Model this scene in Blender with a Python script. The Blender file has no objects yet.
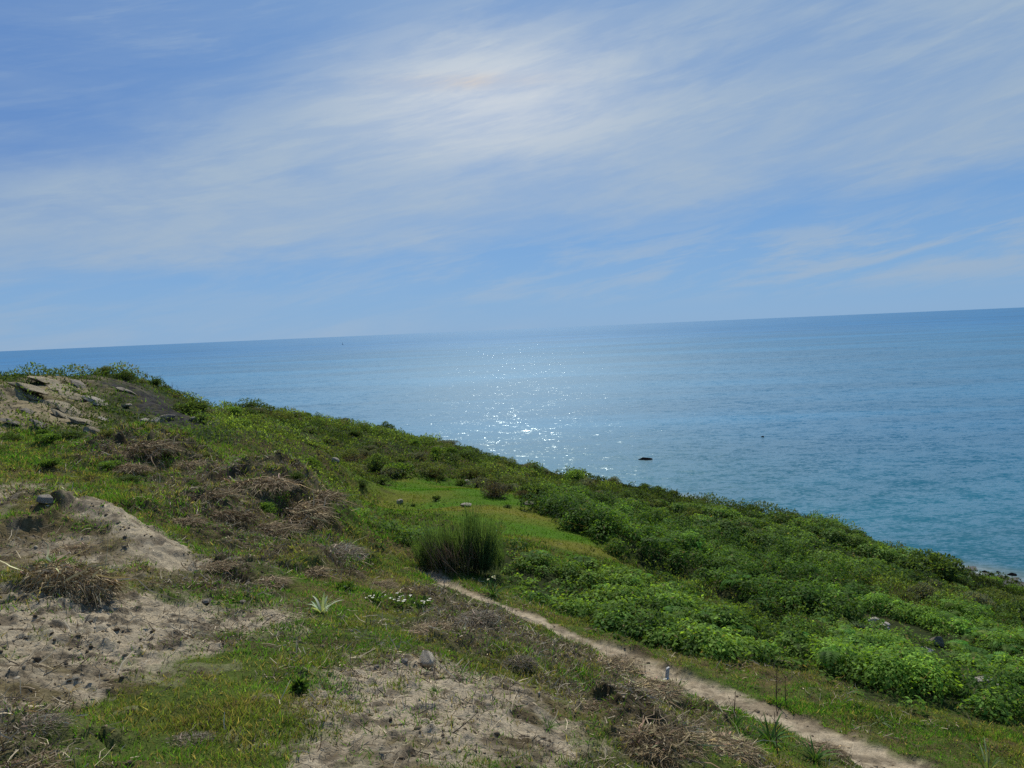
import bpy, bmesh, math, random
import numpy as np
from mathutils import Matrix, Vector, Euler

random.seed(5)
rng = np.random.default_rng(11)
R = math.radians
SC = bpy.context.scene
COL = SC.collection
EYE = 40.0                       # eye height over the sea
SUN_EL, SUN_AZ = 49.0, 0.5       # the sun stands over the sea, ahead of the viewer

# ------------------------------------------------------------------ camera
W_, H_, F_ = 1024, 768, 773.0
CAM_M = Matrix.Rotation(R(90 - 4.07), 3, 'X') @ Matrix.Rotation(R(-2.46), 3, 'Z')
CM = np.array(CAM_M)
cam_d = bpy.data.cameras.new('camera')
cam = bpy.data.objects.new('camera', cam_d)
COL.objects.link(cam)
cam.matrix_world = Matrix.Translation((0, 0, EYE)) @ CAM_M.to_4x4()
cam_d.sensor_width = 36.0
cam_d.lens = 36.0 * F_ / W_
cam_d.clip_start = 0.05
cam_d.clip_end = 200000
SC.camera = cam


def ray(px, py):
    d = CM @ np.array([(px - 512) / F_, (384 - py) / F_, -1.0])
    return d / d[1]


def at(px, py, Y):               # survey: sight line (px, py) at forward distance Y
    d = ray(px, py) * Y
    return d[0], d[1], d[2] + EYE


# ------------------------------------------------------------------ noise
_tab = [np.random.default_rng(100 + i).random((256, 256)).astype(np.float32) for i in range(8)]


def vnoise(x, y, s=0):
    t = _tab[s % 8]
    x = np.asarray(x, np.float32) + 31.7 * s
    y = np.asarray(y, np.float32) + 17.3 * s
    xi = np.floor(x); yi = np.floor(y)
    fx = x - xi; fy = y - yi
    fx = fx * fx * fx * (fx * (fx * 6 - 15) + 10)
    fy = fy * fy * fy * (fy * (fy * 6 - 15) + 10)
    xi = xi.astype(np.int64) & 255; yi = yi.astype(np.int64) & 255
    x1 = (xi + 1) & 255; y1 = (yi + 1) & 255
    a = t[xi, yi]; b = t[x1, yi]; c = t[xi, y1]; d = t[x1, y1]
    return ((a + (b - a) * fx) * (1 - fy) + (c + (d - c) * fx) * fy) * 2 - 1


def fbm(x, y, sc, o=4, s=0, g=0.5):
    x = np.asarray(x) / sc; y = np.asarray(y) / sc
    r = 0; a = 1.0; n = 0
    for i in range(o):
        c, k = math.cos(.7 * i), math.sin(.7 * i)
        r = r + a * vnoise(x * c - y * k, x * k + y * c, s + i)
        n += a; a *= g; x = x * 2.03; y = y * 2.03
    return r / n


def sstep(a, b, x):
    t = np.clip((x - a) / (b - a), 0, 1)
    return t * t * (3 - 2 * t)


# ------------------------------------------------------------------ terrain base (thin plate spline through surveyed points)
SURV = """-150,768,3.0 0,768,3.2 150,768,3.3 300,768,3.4 500,768,3.7 600,768,4.2 700,768,5.2 800,768,6.4 890,768,7.4 1024,768,8.2 1150,768,8.5
0,700,4.0 150,700,4.2 300,700,4.5 428,662,5.6 500,690,5.3 560,690,6.4 620,720,6.0 680,745,5.8 740,750,6.6
440,585,14 500,606,12.7 560,632,11.6 620,657,10.7 700,690,9.5 780,718,8.7 860,752,7.8
520,640,8.5 430,620,9 380,600,9.5 320,603,8 200,605,6.6 0,600,6.2 100,600,6.4 600,680,8
60,540,9 0,522,9.5 120,520,10 170,555,9 200,560,10.5 280,560,11.5 340,570,12 400,570,13.5
0,480,14 100,480,15.5 200,480,17 300,490,17 350,545,16.5 330,500,18
0,440,18 80,445,20 150,445,20 220,450,22 300,450,25 340,465,27.5
370,485,31 450,490,29 360,495,27 352,512,22.5 372,538,19.5 345,490,25 440,512,24 520,500,28 540,525,23 600,550,20.5 590,530,23.5
560,590,16 480,545,18.5 650,610,15 740,650,12.5 800,670,11.3 850,690,10.5 950,730,9.3
640,568,20 750,618,16.5 830,645,14.5 660,540,26 760,570,24 860,605,21 960,635,17.5 1024,650,16.5 1024,700,11.5 920,665,13.5
600,498,36 700,523,34 800,545,32 900,580,29.5 980,606,27 1024,620,25
400,445,42 300,424,42 480,470,42
50,402,26 100,407,27 0,402,24 150,402,29 180,417,30 220,427,32 130,430,23.5
-200,600,6 -200,500,12 -200,430,20 1200,700,13 1200,640,20""".split()
SKY = [(-300, 392, 26), (-150, 384, 28), (0, 375, 29), (60, 373, 31), (100, 372, 33), (135, 374, 34), (170, 388, 35), (200, 408, 37),
       (222, 409, 43), (260, 407, 47), (320, 419, 50), (385, 431, 52), (440, 443, 51), (520, 465, 49), (600, 482, 47),
       (690, 499, 45), (760, 515, 43), (830, 527, 41), (890, 549, 40), (950, 572, 38), (1000, 589, 37), (1024, 598, 36), (1150, 650, 33), (1300, 710, 30)]
pts = [at(*map(float, s.split(','))) for s in SURV] + [at(*s) for s in SKY]
for x, y, z in [(0, -3, -1.5), (-4, -3, -1.2), (4, -3, -2.6), (0, 0, -1.68), (-2, 1, -1.5), (2, 1.5, -2.1), (5, 1, -3.6), (8, 2, -4.4), (-6, 2, -1.4), (0, 1.8, -1.8)]:
    pts.append((x, y, z + EYE))
pts = np.array(pts)


def tps_fit(P, lam=0.02):
    X = P[:, :2]; n = len(X)
    r2 = ((X[:, None] - X[None]) ** 2).sum(-1)
    K = r2 * np.log(r2 + 1e-9) * .5 + lam * np.eye(n)
    A = np.zeros((n + 3, n + 3)); A[:n, :n] = K
    A[:n, n] = 1; A[:n, n + 1:] = X; A[n, :n] = 1; A[n + 1:, :n] = X.T
    b = np.zeros(n + 3); b[:n] = P[:, 2]
    return X, np.linalg.solve(A, b)


TX, TW = tps_fit(pts)
GX0, GY0, GS, GNX, GNY = -48.0, -9.0, 0.25, 400, 300
gx = GX0 + GS * np.arange(GNX); gy = GY0 + GS * np.arange(GNY)
GXX, GYY = np.meshgrid(gx, gy, indexing='ij')
gz = TW[-3] + TW[-2] * GXX + TW[-1] * GYY
for (cx, cy), w in zip(TX, TW[:-3]):
    r2 = (GXX - cx) ** 2 + (GYY - cy) ** 2
    gz += w * .5 * r2 * np.log(r2 + 1e-9)
gz = gz.astype(np.float32)

sk = np.array([at(*s) for s in SKY])
SK_A = sk[:, 0] / sk[:, 1]; SK_Y = sk[:, 1]
CO_A = np.array([-1.2, -.2, .11, .23, .44, .63, .9, 1.4]); CO_Y = np.array([190, 185, 178, 173, 126, 113.5, 92, 72.0])


def edge_y(x, y):
    return np.interp(x / np.maximum(y, 1.0), SK_A, SK_Y)


def base(x, y):
    x = np.asarray(x, np.float32); y = np.asarray(y, np.float32)
    ey = edge_y(x, y)
    yy = np.minimum(y, ey + 1.5)
    k = yy / np.maximum(y, 1e-3)
    xx = np.where(y > ey + 1.5, x * k, x)
    u = np.clip((xx - GX0) / GS, 0, GNX - 1.001); v = np.clip((yy - GY0) / GS, 0, GNY - 1.001)
    i = u.astype(int); j = v.astype(int); fu = u - i; fv = v - j
    z = (gz[i, j] * (1 - fu) + gz[i + 1, j] * fu) * (1 - fv) + (gz[i, j + 1] * (1 - fu) + gz[i + 1, j + 1] * fu) * fv
    d = y - ey - .5
    z = z - np.where(d > 0, np.minimum(.35 * d * d, .9 * d), 0)
    return z


def beach_z(x, y):
    yc = np.interp(x / np.maximum(y, 1.0), CO_A, CO_Y)
    return np.clip((yc - y) * .05, -8, 1.6)


def cast(px, py, f=base):
    d = ray(px, py)
    Y = 1.2 * 1.0018 ** np.arange(2400)
    X = d[0] * Y; Z = d[2] * Y + EYE
    b = np.nonzero(Z < f(X, Y))[0]
    if len(b) == 0:
        i = int(np.argmin(Z - f(X, Y)))
    else:
        i = b[0]
    return X[i], Y[i]


def poly(s):
    return np.array([cast(*map(float, p.split(','))) for p in s.split()])


# zones drawn on the ground
Z_SAND = [poly(s) for s in (
    "-60,605 60,601 130,600 190,604 305,612 280,628 210,640 150,655 112,665 90,690 50,722 -60,750",
    "-60,530 30,526 60,519 100,516 137,535 168,562 150,578 100,584 40,590 -60,598",
    "-60,486 48,487 58,500 35,512 -60,520",
    "342,652 400,643 440,652 500,682 560,712 590,742 600,775 285,775 305,705")]
Z_ROCK = [poly(s) for s in ("-80,380 20,377 110,376 133,388 80,392 88,410 122,436 96,442 72,424 40,432 -80,440",)]
Z_SCREE = [poly("106,377 135,380 156,392 212,420 200,429 150,427 132,408")]
Z_MEADOW = [poly("338,466 400,475 470,482 522,496 548,510 594,535 632,564 560,552 500,533 440,520 352,497")]
Z_FERN1 = [poly("372,524 440,541 520,556 580,569 640,577 700,602 760,632 806,657 792,675 740,664 680,650 620,638 570,616 524,598 500,580 432,568 398,552 360,518")]
Z_FERN2 = [poly("538,493 600,507 660,527 720,547 780,562 830,582 872,602 856,618 832,640 760,614 700,592 640,562 600,542 560,512")]
Z_FERN3 = [poly("815,650 860,618 900,606 960,612 1060,645 1060,735 1000,722 950,706 880,702 830,690")]
Z_FERN4 = [poly("690,508 760,520 830,530 890,556 950,578 940,590 880,585 800,565 740,545 690,527")]
Z_DEAD = [poly(s) for s in ("120,430 180,440 190,470 130,480 80,470", "160,470 250,455 330,490 345,545 270,560 180,540 140,510",
                            "320,552 360,560 350,590 310,580", "560,645 620,660 700,700 760,760 620,775 600,730 540,690",
                            "-60,700 60,715 80,775 -60,775", "420,590 520,620 560,660 500,665 420,630",
                            "150,585 260,560 300,575 250,600 160,600")]
PATH = np.array([cast(*p) for p in ((424, 573), (440, 583), (470, 596), (500, 607), (540, 623), (580, 641), (620, 657), (660, 674), (700, 690),
                                    (740, 704), (780, 719), (820, 736), (860, 753), (900, 770), (960, 800), (1040, 840))])


def pip(P, x, y):
    r = np.zeros(x.shape, bool)
    m = (x > P[:, 0].min()) & (x < P[:, 0].max()) & (y > P[:, 1].min()) & (y < P[:, 1].max())
    idx = np.nonzero(m)[0]
    if not len(idx):
        return r
    xs = x[idx]; ys = y[idx]; c = np.zeros(len(idx), bool)
    n = len(P)
    for i in range(n):
        x1, y1 = P[i]; x2, y2 = P[(i + 1) % n]
        if y1 == y2:
            continue
        k = ((y1 > ys) != (y2 > ys)) & (xs < (x2 - x1) * (ys - y1) / (y2 - y1) + x1)
        c ^= k
    r[idx] = c
    return r


def pl_dist(L, x, y):            # distance to a polyline, parameter along it, side
    best = np.full(x.shape, 1e9); tt = np.zeros(x.shape); sg = np.zeros(x.shape)
    n = len(L) - 1
    for i in range(n):
        ax, ay = L[i]; bx, by = L[i + 1]
        dx, dy = bx - ax, by - ay
        l2 = dx * dx + dy * dy
        t = np.clip(((x - ax) * dx + (y - ay) * dy) / l2, 0, 1)
        d = np.hypot(x - ax - t * dx, y - ay - t * dy)
        s = dx * (y - ay) - dy * (x - ax)
        m = d < best
        best = np.where(m, d, best); tt = np.where(m, (i + t) / n, tt); sg = np.where(m, np.sign(s), sg)
    return best, tt, sg


# small scarps, lips and banks: sight points along the foot, height, run, reach
SCARPS = [(np.array([cast(*p) for p in L]), a, w, l) for L, a, w, l in (
    (((-60, 548), (0, 541), (50, 527), (100, 514), (122, 517)), .24, .16, 1.6),
    (((118, 462), (150, 449), (172, 452), (196, 466)), .34, .3, 1.5),
    (((215, 500), (250, 492), (290, 500), (312, 512)), .10, .3, 1.8),
    (((238, 532), (290, 533), (330, 528)), .26, .35, 1.6),
    (((170, 525), (200, 520), (235, 522)), .2, .3, 1.4),
    (((305, 582), (330, 584), (360, 572)), .2, .3, 1.1),
    (((-40, 410), (40, 408), (70, 414)), .3, .4, 2.5),
    (((560, 517), (600, 546), (640, 565), (700, 595), (760, 618), (832, 645)), .45, .8, 3.0),
)]


RIDGES = [(np.array([cast(*p) for p in L]), a, w) for L, a, w in (
    (((70, 512), (100, 516), (128, 530), (150, 547), (174, 566)), .22, .42),
    (((30, 512), (60, 507), (92, 512)), .14, .35),
    (((200, 470), (255, 478), (310, 492), (332, 510)), .10, .6),
)]
MOUNDS = [(*cast(px, py), r, h) for px, py, r, h in ((150, 450, .95, .42), (180, 462, .8, .34), (128, 466, .7, .2), (262, 490, 1.2, .22), (312, 503, .9, .2), (292, 522, 1.0, .28),
          (225, 524, .9, .24), (338, 562, .6, .26), (308, 575, .5, .2), (262, 584, .5, .14), (520, 668, .3, .12), (655, 750, .5, .16), (62, 590, .55, .16), (476, 624, .35, .12))]


def zones(x, y):
    x = np.asarray(x, np.float64).ravel(); y = np.asarray(y, np.float64).ravel()
    r = np.hypot(x, y)
    am = .022 * r + .10
    out = {}
    w = []
    for k in range(4):
        w.append((x + am * (fbm(x, y, .9, 2, 1) + (1.0 + .5 * k) * fbm(x, y, .25, 2, 3 + k)), y + am * 1.8 * (fbm(x, y, .9, 2, 4) + (1.0 + .5 * k) * fbm(x, y, .25, 2, 6 + k))))

    def m(ps):
        a = 0
        for X, Y in w:
            b = np.zeros(x.shape, bool)
            for P in ps:
                b |= pip(P, X, Y)
            a = a + b
        return a / len(w)
    for n, ps in (('sand', Z_SAND), ('rock', Z_ROCK), ('scree', Z_SCREE), ('meadow', Z_MEADOW), ('fern1', Z_FERN1), ('fern2', Z_FERN2),
                  ('fern3', Z_FERN3), ('fern4', Z_FERN4), ('dead', Z_DEAD)):
        out[n] = m(ps)
    dr, tr, _ = pl_dist(RIDGES[0][0], x, y)
    out['bare'] = (1 - sstep(.2, .52, dr + .16 * fbm(x, y, .3, 3, 1))) * sstep(0, .1, tr)
    out['sand'] = np.maximum(out['sand'], out['bare'])
    d, t, s = pl_dist(PATH, x, y)
    d0 = d
    d = d + .13 * fbm(x, y, .4, 3, 2) + .06 * fbm(x, y, .09, 2, 4)
    hw = .51 - .09 * (1 - t) + .05 * fbm(x, y, 1.3, 2, 5)
    out['path'] = 1 - sstep(hw - .10, hw + .10, d)
    out['trod'] = 1 - sstep(hw - .35, hw + .25, d0)
    out['pathd'] = d
    ey = edge_y(x, y)
    far = sstep(-2.2, 2.2, y - (24 + 6.5 * fbm(x, y, 6, 2, 3)))
    hill = np.clip(1 - out['sand'] - out['rock'] - out['scree'] - out['meadow'] - out['fern1'] - out['fern2'] - out['fern3'] - out['fern4'], 0, 1)
    right = sstep(.25, 1.2, x / np.maximum(y, 1) * 3 + (y - 13) * .08)
    out['scrub'] = hill * np.maximum(far, right * (y > 12) * (out['pathd'] > 1.4)) * (1 - .5 * out['dead'])
    out['beach'] = sstep(3, 8, y - ey)
    out['grass'] = np.clip(hill - out['scrub'] - .55 * out['dead'], 0, 1) * (1 - out['path']) * (1 - out['beach'])
    return out


def ground(x, y, zn=None):
    shp = np.shape(x)
    x = np.asarray(x, np.float64).ravel(); y = np.asarray(y, np.float64).ravel()
    if zn is None:
        zn = zones(x, y)
    z = base(x, y).astype(np.float64)
    r = np.hypot(x, y)
    far = sstep(10, 30, r)
    z += .07 * fbm(x, y, 1.7, 4, 2) * (1 - zn['path']) * (1 - .6 * zn['meadow'])
    z += (.35 * fbm(x, y, 5, 3, 4) - .05) * far * (1 - .85 * zn['meadow']) * (1 - zn['path'])
    z += .07 * fbm(x, y, .45, 3, 6) * (zn['grass'] + zn['dead'] + zn['sand'] * .3)
    z += .14 * np.abs(fbm(x, y, .9, 3, 2)) * zn['grass'] * sstep(6, 10, r)
    z += (.16 * np.abs(fbm(x, y, .55, 3, 1)) + .07 * np.abs(fbm(x, y, .17, 3, 3))) * zn['dead']
    cl = .9 * np.maximum(0, fbm(x, y, .17, 3, 3) + .05)
    z += (zn['sand'] * .8 + .2 * zn['dead']) * (.055 * cl + .06 * np.maximum(0, fbm(x, y, .07, 2, 5) - .02) + .06 * fbm(x, y, .7, 3, 7) + .03 * np.abs(fbm(x, y, .12, 3, 4)) - .03) * (1 - far)
    z -= zn['trod'] * (.07 - .035 * fbm(x, y, .16, 3, 2) - .03 * fbm(x, y, .5, 2, 1))
    z += zn['rock'] * (.22 * np.abs(fbm(x + .5 * y, y * .6, 2.4, 3, 5)) + .1 * np.floor(3 * fbm(x, y, 1.5, 3, 2)) / 3)
    z += zn['scree'] * .08 * fbm(x, y, .25, 3, 1)
    for L, a, w, l in SCARPS:
        m = (x > L[:, 0].min() - 5) & (x < L[:, 0].max() + 5) & (y > L[:, 1].min() - 4) & (y < L[:, 1].max() + 9)
        i = np.nonzero(m)[0]
        if not len(i):
            continue
        xs, ys = x[i], y[i]
        d, t, s = pl_dist(L, xs + .12 * fbm(xs, ys, .4, 3, 5), ys + .2 * fbm(xs, ys, .5, 3, 6))
        s = d * -s if L[0, 0] > L[-1, 0] else d * s
        s = s + .1 * fbm(xs, ys, .18, 2, 2)
        win = sstep(0, .12, t) * sstep(1, .88, t)
        z[i] += a * (.75 + .4 * fbm(xs, ys, .8, 2, 1)) * sstep(0, w, s) * np.exp(-np.maximum(s - w, 0) / l) * win
    for L, a, w in RIDGES:
        i = np.nonzero((x > L[:, 0].min() - 2) & (x < L[:, 0].max() + 2) & (y > L[:, 1].min() - 2) & (y < L[:, 1].max() + 2))[0]
        if len(i):
            d, t, sg = pl_dist(L, x[i] + .06 * fbm(x[i], y[i], .4, 2, 3), y[i] + .08 * fbm(x[i], y[i], .4, 2, 1))
            z[i] += a * np.exp(-(d / w) ** 2) * sstep(0, .15, t) * sstep(1, .8, t)
    for cx, cy, rr, hh in MOUNDS:
        i = np.nonzero((np.abs(x - cx) < rr * 2.2) & (np.abs(y - cy) < rr * 2.2))[0]
        if len(i):
            q = np.hypot(x[i] - cx, y[i] - cy) / rr + .35 * fbm(x[i], y[i], rr * .5, 3, 2)
            z[i] += hh * np.exp(-q * q) + .5 * hh * np.abs(fbm(x[i], y[i], rr * .35, 3, 5)) * np.exp(-q * q * .6)
    # seaward drop, beach
    bz = beach_z(x, y) + .10 * fbm(x, y, 1.5, 3, 4) + .25 * np.maximum(0, fbm(x, y, 3.0, 3, 2) - .15)
    z = np.where(y > edge_y(x, y) + 4, np.maximum(z + .8 * fbm(x, y, 5, 3, 1) * zn['beach'], bz), z)
    return z.reshape(shp)


def hit(px, py):
    x, y = cast(px, py, lambda X, Y: ground(X, Y))
    return np.array([x, y, float(ground(np.array([x]), np.array([y]))[0])])


# ------------------------------------------------------------------ materials
def mat(name):
    m = bpy.data.materials.new(name); m.use_nodes = True
    nt = m.node_tree; nt.nodes.clear()
    o = nt.nodes.new('ShaderNodeOutputMaterial')
    return m, nt, o


class N:
    def __init__(s, nt): s.nt = nt

    def n(s, t, **k):
        a = s.nt.nodes.new(t)
        for q, v in k.items():
            setattr(a, q, v)
        return a

    def l(s, a, b): s.nt.links.new(a, b)

    def math(s, op, a, b=None, c=None, clamp=False):
        m = s.n('ShaderNodeMath', operation=op, use_clamp=clamp)
        for i, v in enumerate((a, b, c)):
            if v is None: continue
            if isinstance(v, (int, float)): m.inputs[i].default_value = v
            else: s.l(v, m.inputs[i])
        return m.outputs[0]

    def vmath(s, op, a, b=None):
        m = s.n('ShaderNodeVectorMath', operation=op)
        for i, v in enumerate((a, b)):
            if v is None: continue
            if isinstance(v, (tuple, list)): m.inputs[i].default_value = v
            else: s.l(v, m.inputs[i])
        return m.outputs['Value'] if op in ('DOT_PRODUCT', 'LENGTH') else m.outputs[0]

    def noise(s, vec, scale, detail=3, rough=.5, dist=0.0):
        a = s.n('ShaderNodeTexNoise')
        a.inputs['Scale'].default_value = scale; a.inputs['Detail'].default_value = detail
        a.inputs['Roughness'].default_value = rough; a.inputs['Distortion'].default_value = dist
        if vec is not None: s.l(vec, a.inputs['Vector'])
        return a.outputs['Fac']

    def mapr(s, v, a, b, c=0.0, d=1.0, smooth=True):
        m = s.n('ShaderNodeMapRange', interpolation_type='SMOOTHSTEP' if smooth else 'LINEAR')
        s.l(v, m.inputs[0])
        for i, q in enumerate((a, b, c, d)): m.inputs[i + 1].default_value = q
        return m.outputs[0]

    def mix(s, f, a, b, mode='MIX'):
        m = s.n('ShaderNodeMix', data_type='RGBA', blend_type=mode)
        for i, v in ((0, f), (6, a), (7, b)):
            if isinstance(v, (int, float)): m.inputs[i].default_value = v
            elif isinstance(v, (tuple, list)): m.inputs[i].default_value = (*v[:3], 1)
            else: s.l(v, m.inputs[i])
        return m.outputs[2]


def leaf_mat(name, trans=.38, rough=.5, spec=.35, tint=(1.25, 1.2, .6)):
    m, nt, o = mat(name); g = N(nt)
    at_ = g.n('ShaderNodeAttribute', attribute_name='Col')
    ob = g.n('ShaderNodeObjectInfo')
    v = g.math('MULTIPLY_ADD', ob.outputs['Random'], .5, .95)
    c = g.mix(1.0, at_.outputs['Color'], v, 'MULTIPLY')
    p = g.n('ShaderNodeBsdfPrincipled')
    g.l(c, p.inputs['Base Color']); p.inputs['Roughness'].default_value = rough
    p.inputs['Specular IOR Level'].default_value = spec
    t = g.n('ShaderNodeBsdfTranslucent')
    g.l(g.mix(1.0, c, tint, 'MULTIPLY'), t.inputs['Color'])
    mx = g.n('ShaderNodeMixShader'); mx.inputs[0].default_value = trans
    g.l(p.outputs[0], mx.inputs[1]); g.l(t.outputs[0], mx.inputs[2]); g.l(mx.outputs[0], o.inputs[0])
    return m


M_LEAF = leaf_mat('leaf', .46, .6, .08, (1.45, 1.3, .55))
M_GLOSS = leaf_mat('glossy_leaf', .46, .6, .05, (1.38, 1.32, .5))
M_GRASS = leaf_mat('grass_blade', .52, .6, .07, (1.25, 1.3, .5))
M_DRY = leaf_mat('dry_stalk', .12, .8, .15, (1.1, 1.0, .8))
M_PETAL = leaf_mat('petal', .3, .6, .2, (1, 1, 1))


def ground_mat():
    m, nt, o = mat('hillside_soil'); g = N(nt)
    tc = g.n('ShaderNodeTexCoord').outputs['Object']
    a = g.n('ShaderNodeAttribute', attribute_name='Col').outputs['Color']
    n1 = g.noise(tc, 9, 6, .65); n2 = g.noise(tc, 55, 4, .6); n3 = g.noise(tc, 260, 2, .6)
    v = g.math('ADD', g.mapr(n1, .3, .7, .72, 1.22, False), g.mapr(n2, .3, .7, -.28, .28, False))
    v = g.math('ADD', v, g.mapr(n3, .3, .7, -.15, .15, False))
    c = g.mix(1.0, a, v, 'MULTIPLY')
    p = g.n('ShaderNodeBsdfPrincipled'); p.inputs['Roughness'].default_value = .97
    p.inputs['Specular IOR Level'].default_value = .03
    g.l(c, p.inputs['Base Color'])
    h = g.math('ADD', g.math('MULTIPLY', n1, .03), g.math('ADD', g.math('MULTIPLY', n2, .014), g.math('MULTIPLY', n3, .004)))
    b = g.n('ShaderNodeBump'); b.inputs['Strength'].default_value = .9; b.inputs['Distance'].default_value = 1.0
    g.l(h, b.inputs['Height']); g.l(b.outputs[0], p.inputs['Normal'])
    g.l(p.outputs[0], o.inputs[0])
    return m


M_GROUND = ground_mat()


def rock_mat(name, c1, c2, wet=False):
    m, nt, o = mat(name); g = N(nt)
    tc = g.n('ShaderNodeTexCoord').outputs['Object']
    n1 = g.noise(tc, 3, 6, .65); n2 = g.noise(tc, 22, 5, .6); n3 = g.noise(tc, 90, 3, .6)
    c = g.mix(g.mapr(n1, .35, .68), c1, c2)
    c = g.mix(1.0, c, g.math('ADD', g.mapr(n2, .3, .7, .6, 1.2, False), g.mapr(n3, .3, .7, -.15, .15, False)), 'MULTIPLY')
    p = g.n('ShaderNodeBsdfPrincipled'); p.inputs['Roughness'].default_value = .9
    p.inputs['Specular IOR Level'].default_value = 0.0 if wet else .2
    g.l(c, p.inputs['Base Color'])
    b = g.n('ShaderNodeBump'); b.inputs['Strength'].default_value = .8; b.inputs['Distance'].default_value = .06
    g.l(g.math('ADD', n2, g.math('MULTIPLY', n3, .4)), b.inputs['Height']); g.l(b.outputs[0], p.inputs['Normal'])
    g.l(p.outputs[0], o.inputs[0])
    return m


M_STONE = rock_mat('pale_stone', (.33, .28, .215), (.45, .40, .32))
M_RUBBLE = rock_mat('pale_rubble', (.52, .44, .36), (.72, .65, .56))
M_PALE = rock_mat('white_stone', (.62, .53, .39), (.72, .64, .5))
M_SAND_ROCK = rock_mat('sandstone', (.24, .195, .12), (.36, .305, .20))
M_GREY_ROCK = rock_mat('grey_rock', (.17, .145, .11), (.30, .26, .20))
M_WET = rock_mat('wet_rock', (.004, .004, .005), (.010, .010, .010), True)


def plain(name, c, rough=.6):
    m, nt, o = mat(name); g = N(nt)
    tc = g.n('ShaderNodeTexCoord').outputs['Object']
    n = g.noise(tc, 40, 4, .6)
    p = g.n('ShaderNodeBsdfPrincipled'); p.inputs['Roughness'].default_value = rough
    g.l(g.mix(1.0, c, g.mapr(n, .3, .7, .75, 1.15, False), 'MULTIPLY'), p.inputs['Base Color'])
    g.l(p.outputs[0], o.inputs[0])
    return m


# ------------------------------------------------------------------ mesh helpers
def tag(o, label=None, cat=None, group=None, kind=None):
    if label: o['label'] = label
    if cat: o['category'] = cat
    if group: o['group'] = group
    if kind: o['kind'] = kind
    return o


def mesh_from(name, V, Fq, C=None, smooth=True):
    me = bpy.data.meshes.new(name)
    V = np.ascontiguousarray(V, np.float32); Fq = np.ascontiguousarray(Fq, np.int32)
    k = Fq.shape[1]
    me.vertices.add(len(V)); me.vertices.foreach_set('co', V.ravel())
    me.loops.add(Fq.size); me.loops.foreach_set('vertex_index', Fq.ravel())
    me.polygons.add(len(Fq)); me.polygons.foreach_set('loop_start', np.arange(0, Fq.size, k, dtype=np.int32))
    me.polygons.foreach_set('use_smooth', np.full(len(Fq), smooth))
    me.update(calc_edges=True)
    if C is not None:
        a = me.color_attributes.new('Col', 'FLOAT_COLOR', 'POINT')
        c4 = np.ones((len(V), 4), np.float32); c4[:, :3] = C
        a.data.foreach_set('color', c4.ravel())
    return me


def norm(v):
    return v / np.maximum(np.linalg.norm(v, axis=-1, keepdims=True), 1e-9)


PROF = {'blade': lambda t: 1 - .94 * t ** 1.6, 'leaf': lambda t: np.sin(np.pi * np.clip(t * .96 + .03, 0, 1)) ** .85 + .03,
        'twig': lambda t: 1 - .6 * t, 'strap': lambda t: (1 - .9 * t ** 3) * (.6 + .4 * np.minimum(t * 4, 1))}


class Strips:
    def __init__(s): s.V = []; s.F = []; s.C = []; s.n = 0

    def add(s, P, D, L, Wd, bend=None, S=None, col=(.1, .1, .1), tip=None, K=3, prof='leaf', wob=0.0):
        P = np.atleast_2d(np.asarray(P, float)); n = len(P)
        D = norm(np.broadcast_to(np.asarray(D, float), (n, 3)))
        L = np.broadcast_to(np.asarray(L, float), (n,)); Wd = np.broadcast_to(np.asarray(Wd, float), (n,))
        if S is None:
            S = np.cross(D, rng.normal(size=(n, 3)))
        S = norm(np.broadcast_to(S, (n, 3)))
        t = np.linspace(0, 1, K)
        c = P[:, None] + D[:, None] * (L[:, None] * t)[..., None]
        if bend is not None:
            b = np.broadcast_to(np.asarray(bend, float), (n, 3))
            c = c + b[:, None] * (L[:, None] * t ** 2)[..., None]
        if wob:
            c = c + rng.normal(size=c.shape) * (wob * L[:, None] * (t > 0))[..., None]
        w = (Wd[:, None] * PROF[prof](t)[None] * .5)[..., None]
        v = np.stack([c - S[:, None] * w, c + S[:, None] * w], 2)
        s.V.append(v.reshape(-1, 3))
        i = s.n + (np.arange(n) * K * 2)[:, None] + np.arange(K - 1)[None] * 2
        s.F.append(np.stack([i, i + 1, i + 3, i + 2], -1).reshape(-1, 4))
        col = np.broadcast_to(np.asarray(col, float), (n, 3))
        tip = col if tip is None else np.broadcast_to(np.asarray(tip, float), (n, 3))
        cc = col[:, None] * (1 - t)[None, :, None] + tip[:, None] * t[None, :, None]
        s.C.append(np.repeat(cc[:, :, None], 2, 2).reshape(-1, 3))
        s.n += n * K * 2

    def mesh(s, name):
        return mesh_from(name, np.concatenate(s.V), np.concatenate(s.F), np.concatenate(s.C))

    def build(s, name, m, parent=None):
        me = s.mesh(name); me.materials.append(m)
        o = bpy.data.objects.new(name, me); COL.objects.link(o)
        if parent: o.parent = parent
        return o


def rdir(n, up=0.0, spread=1.0):
    d = rng.normal(size=(n, 3)) * spread
    d[:, 2] += up
    return norm(d)


def jit(c, n, a=.25, hue=.1):
    c = np.asarray(c, float)
    k = np.exp(rng.normal(size=(n, 1)) * a)
    return np.clip(c[None] * k * np.exp(rng.normal(size=(n, 3)) * hue), 0, 1)


def clone(o, loc=None, rz=None, sc=None):
    r = o.copy(); COL.objects.link(r)
    for ch in o.children:
        c = ch.copy(); COL.objects.link(c); c.parent = r
    if loc is not None: r.location = loc
    if rz is not None: r.rotation_euler = (0, 0, rz)
    if sc is not None: r.scale = (sc, sc, sc) if isinstance(sc, (int, float)) else sc
    return r


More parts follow.
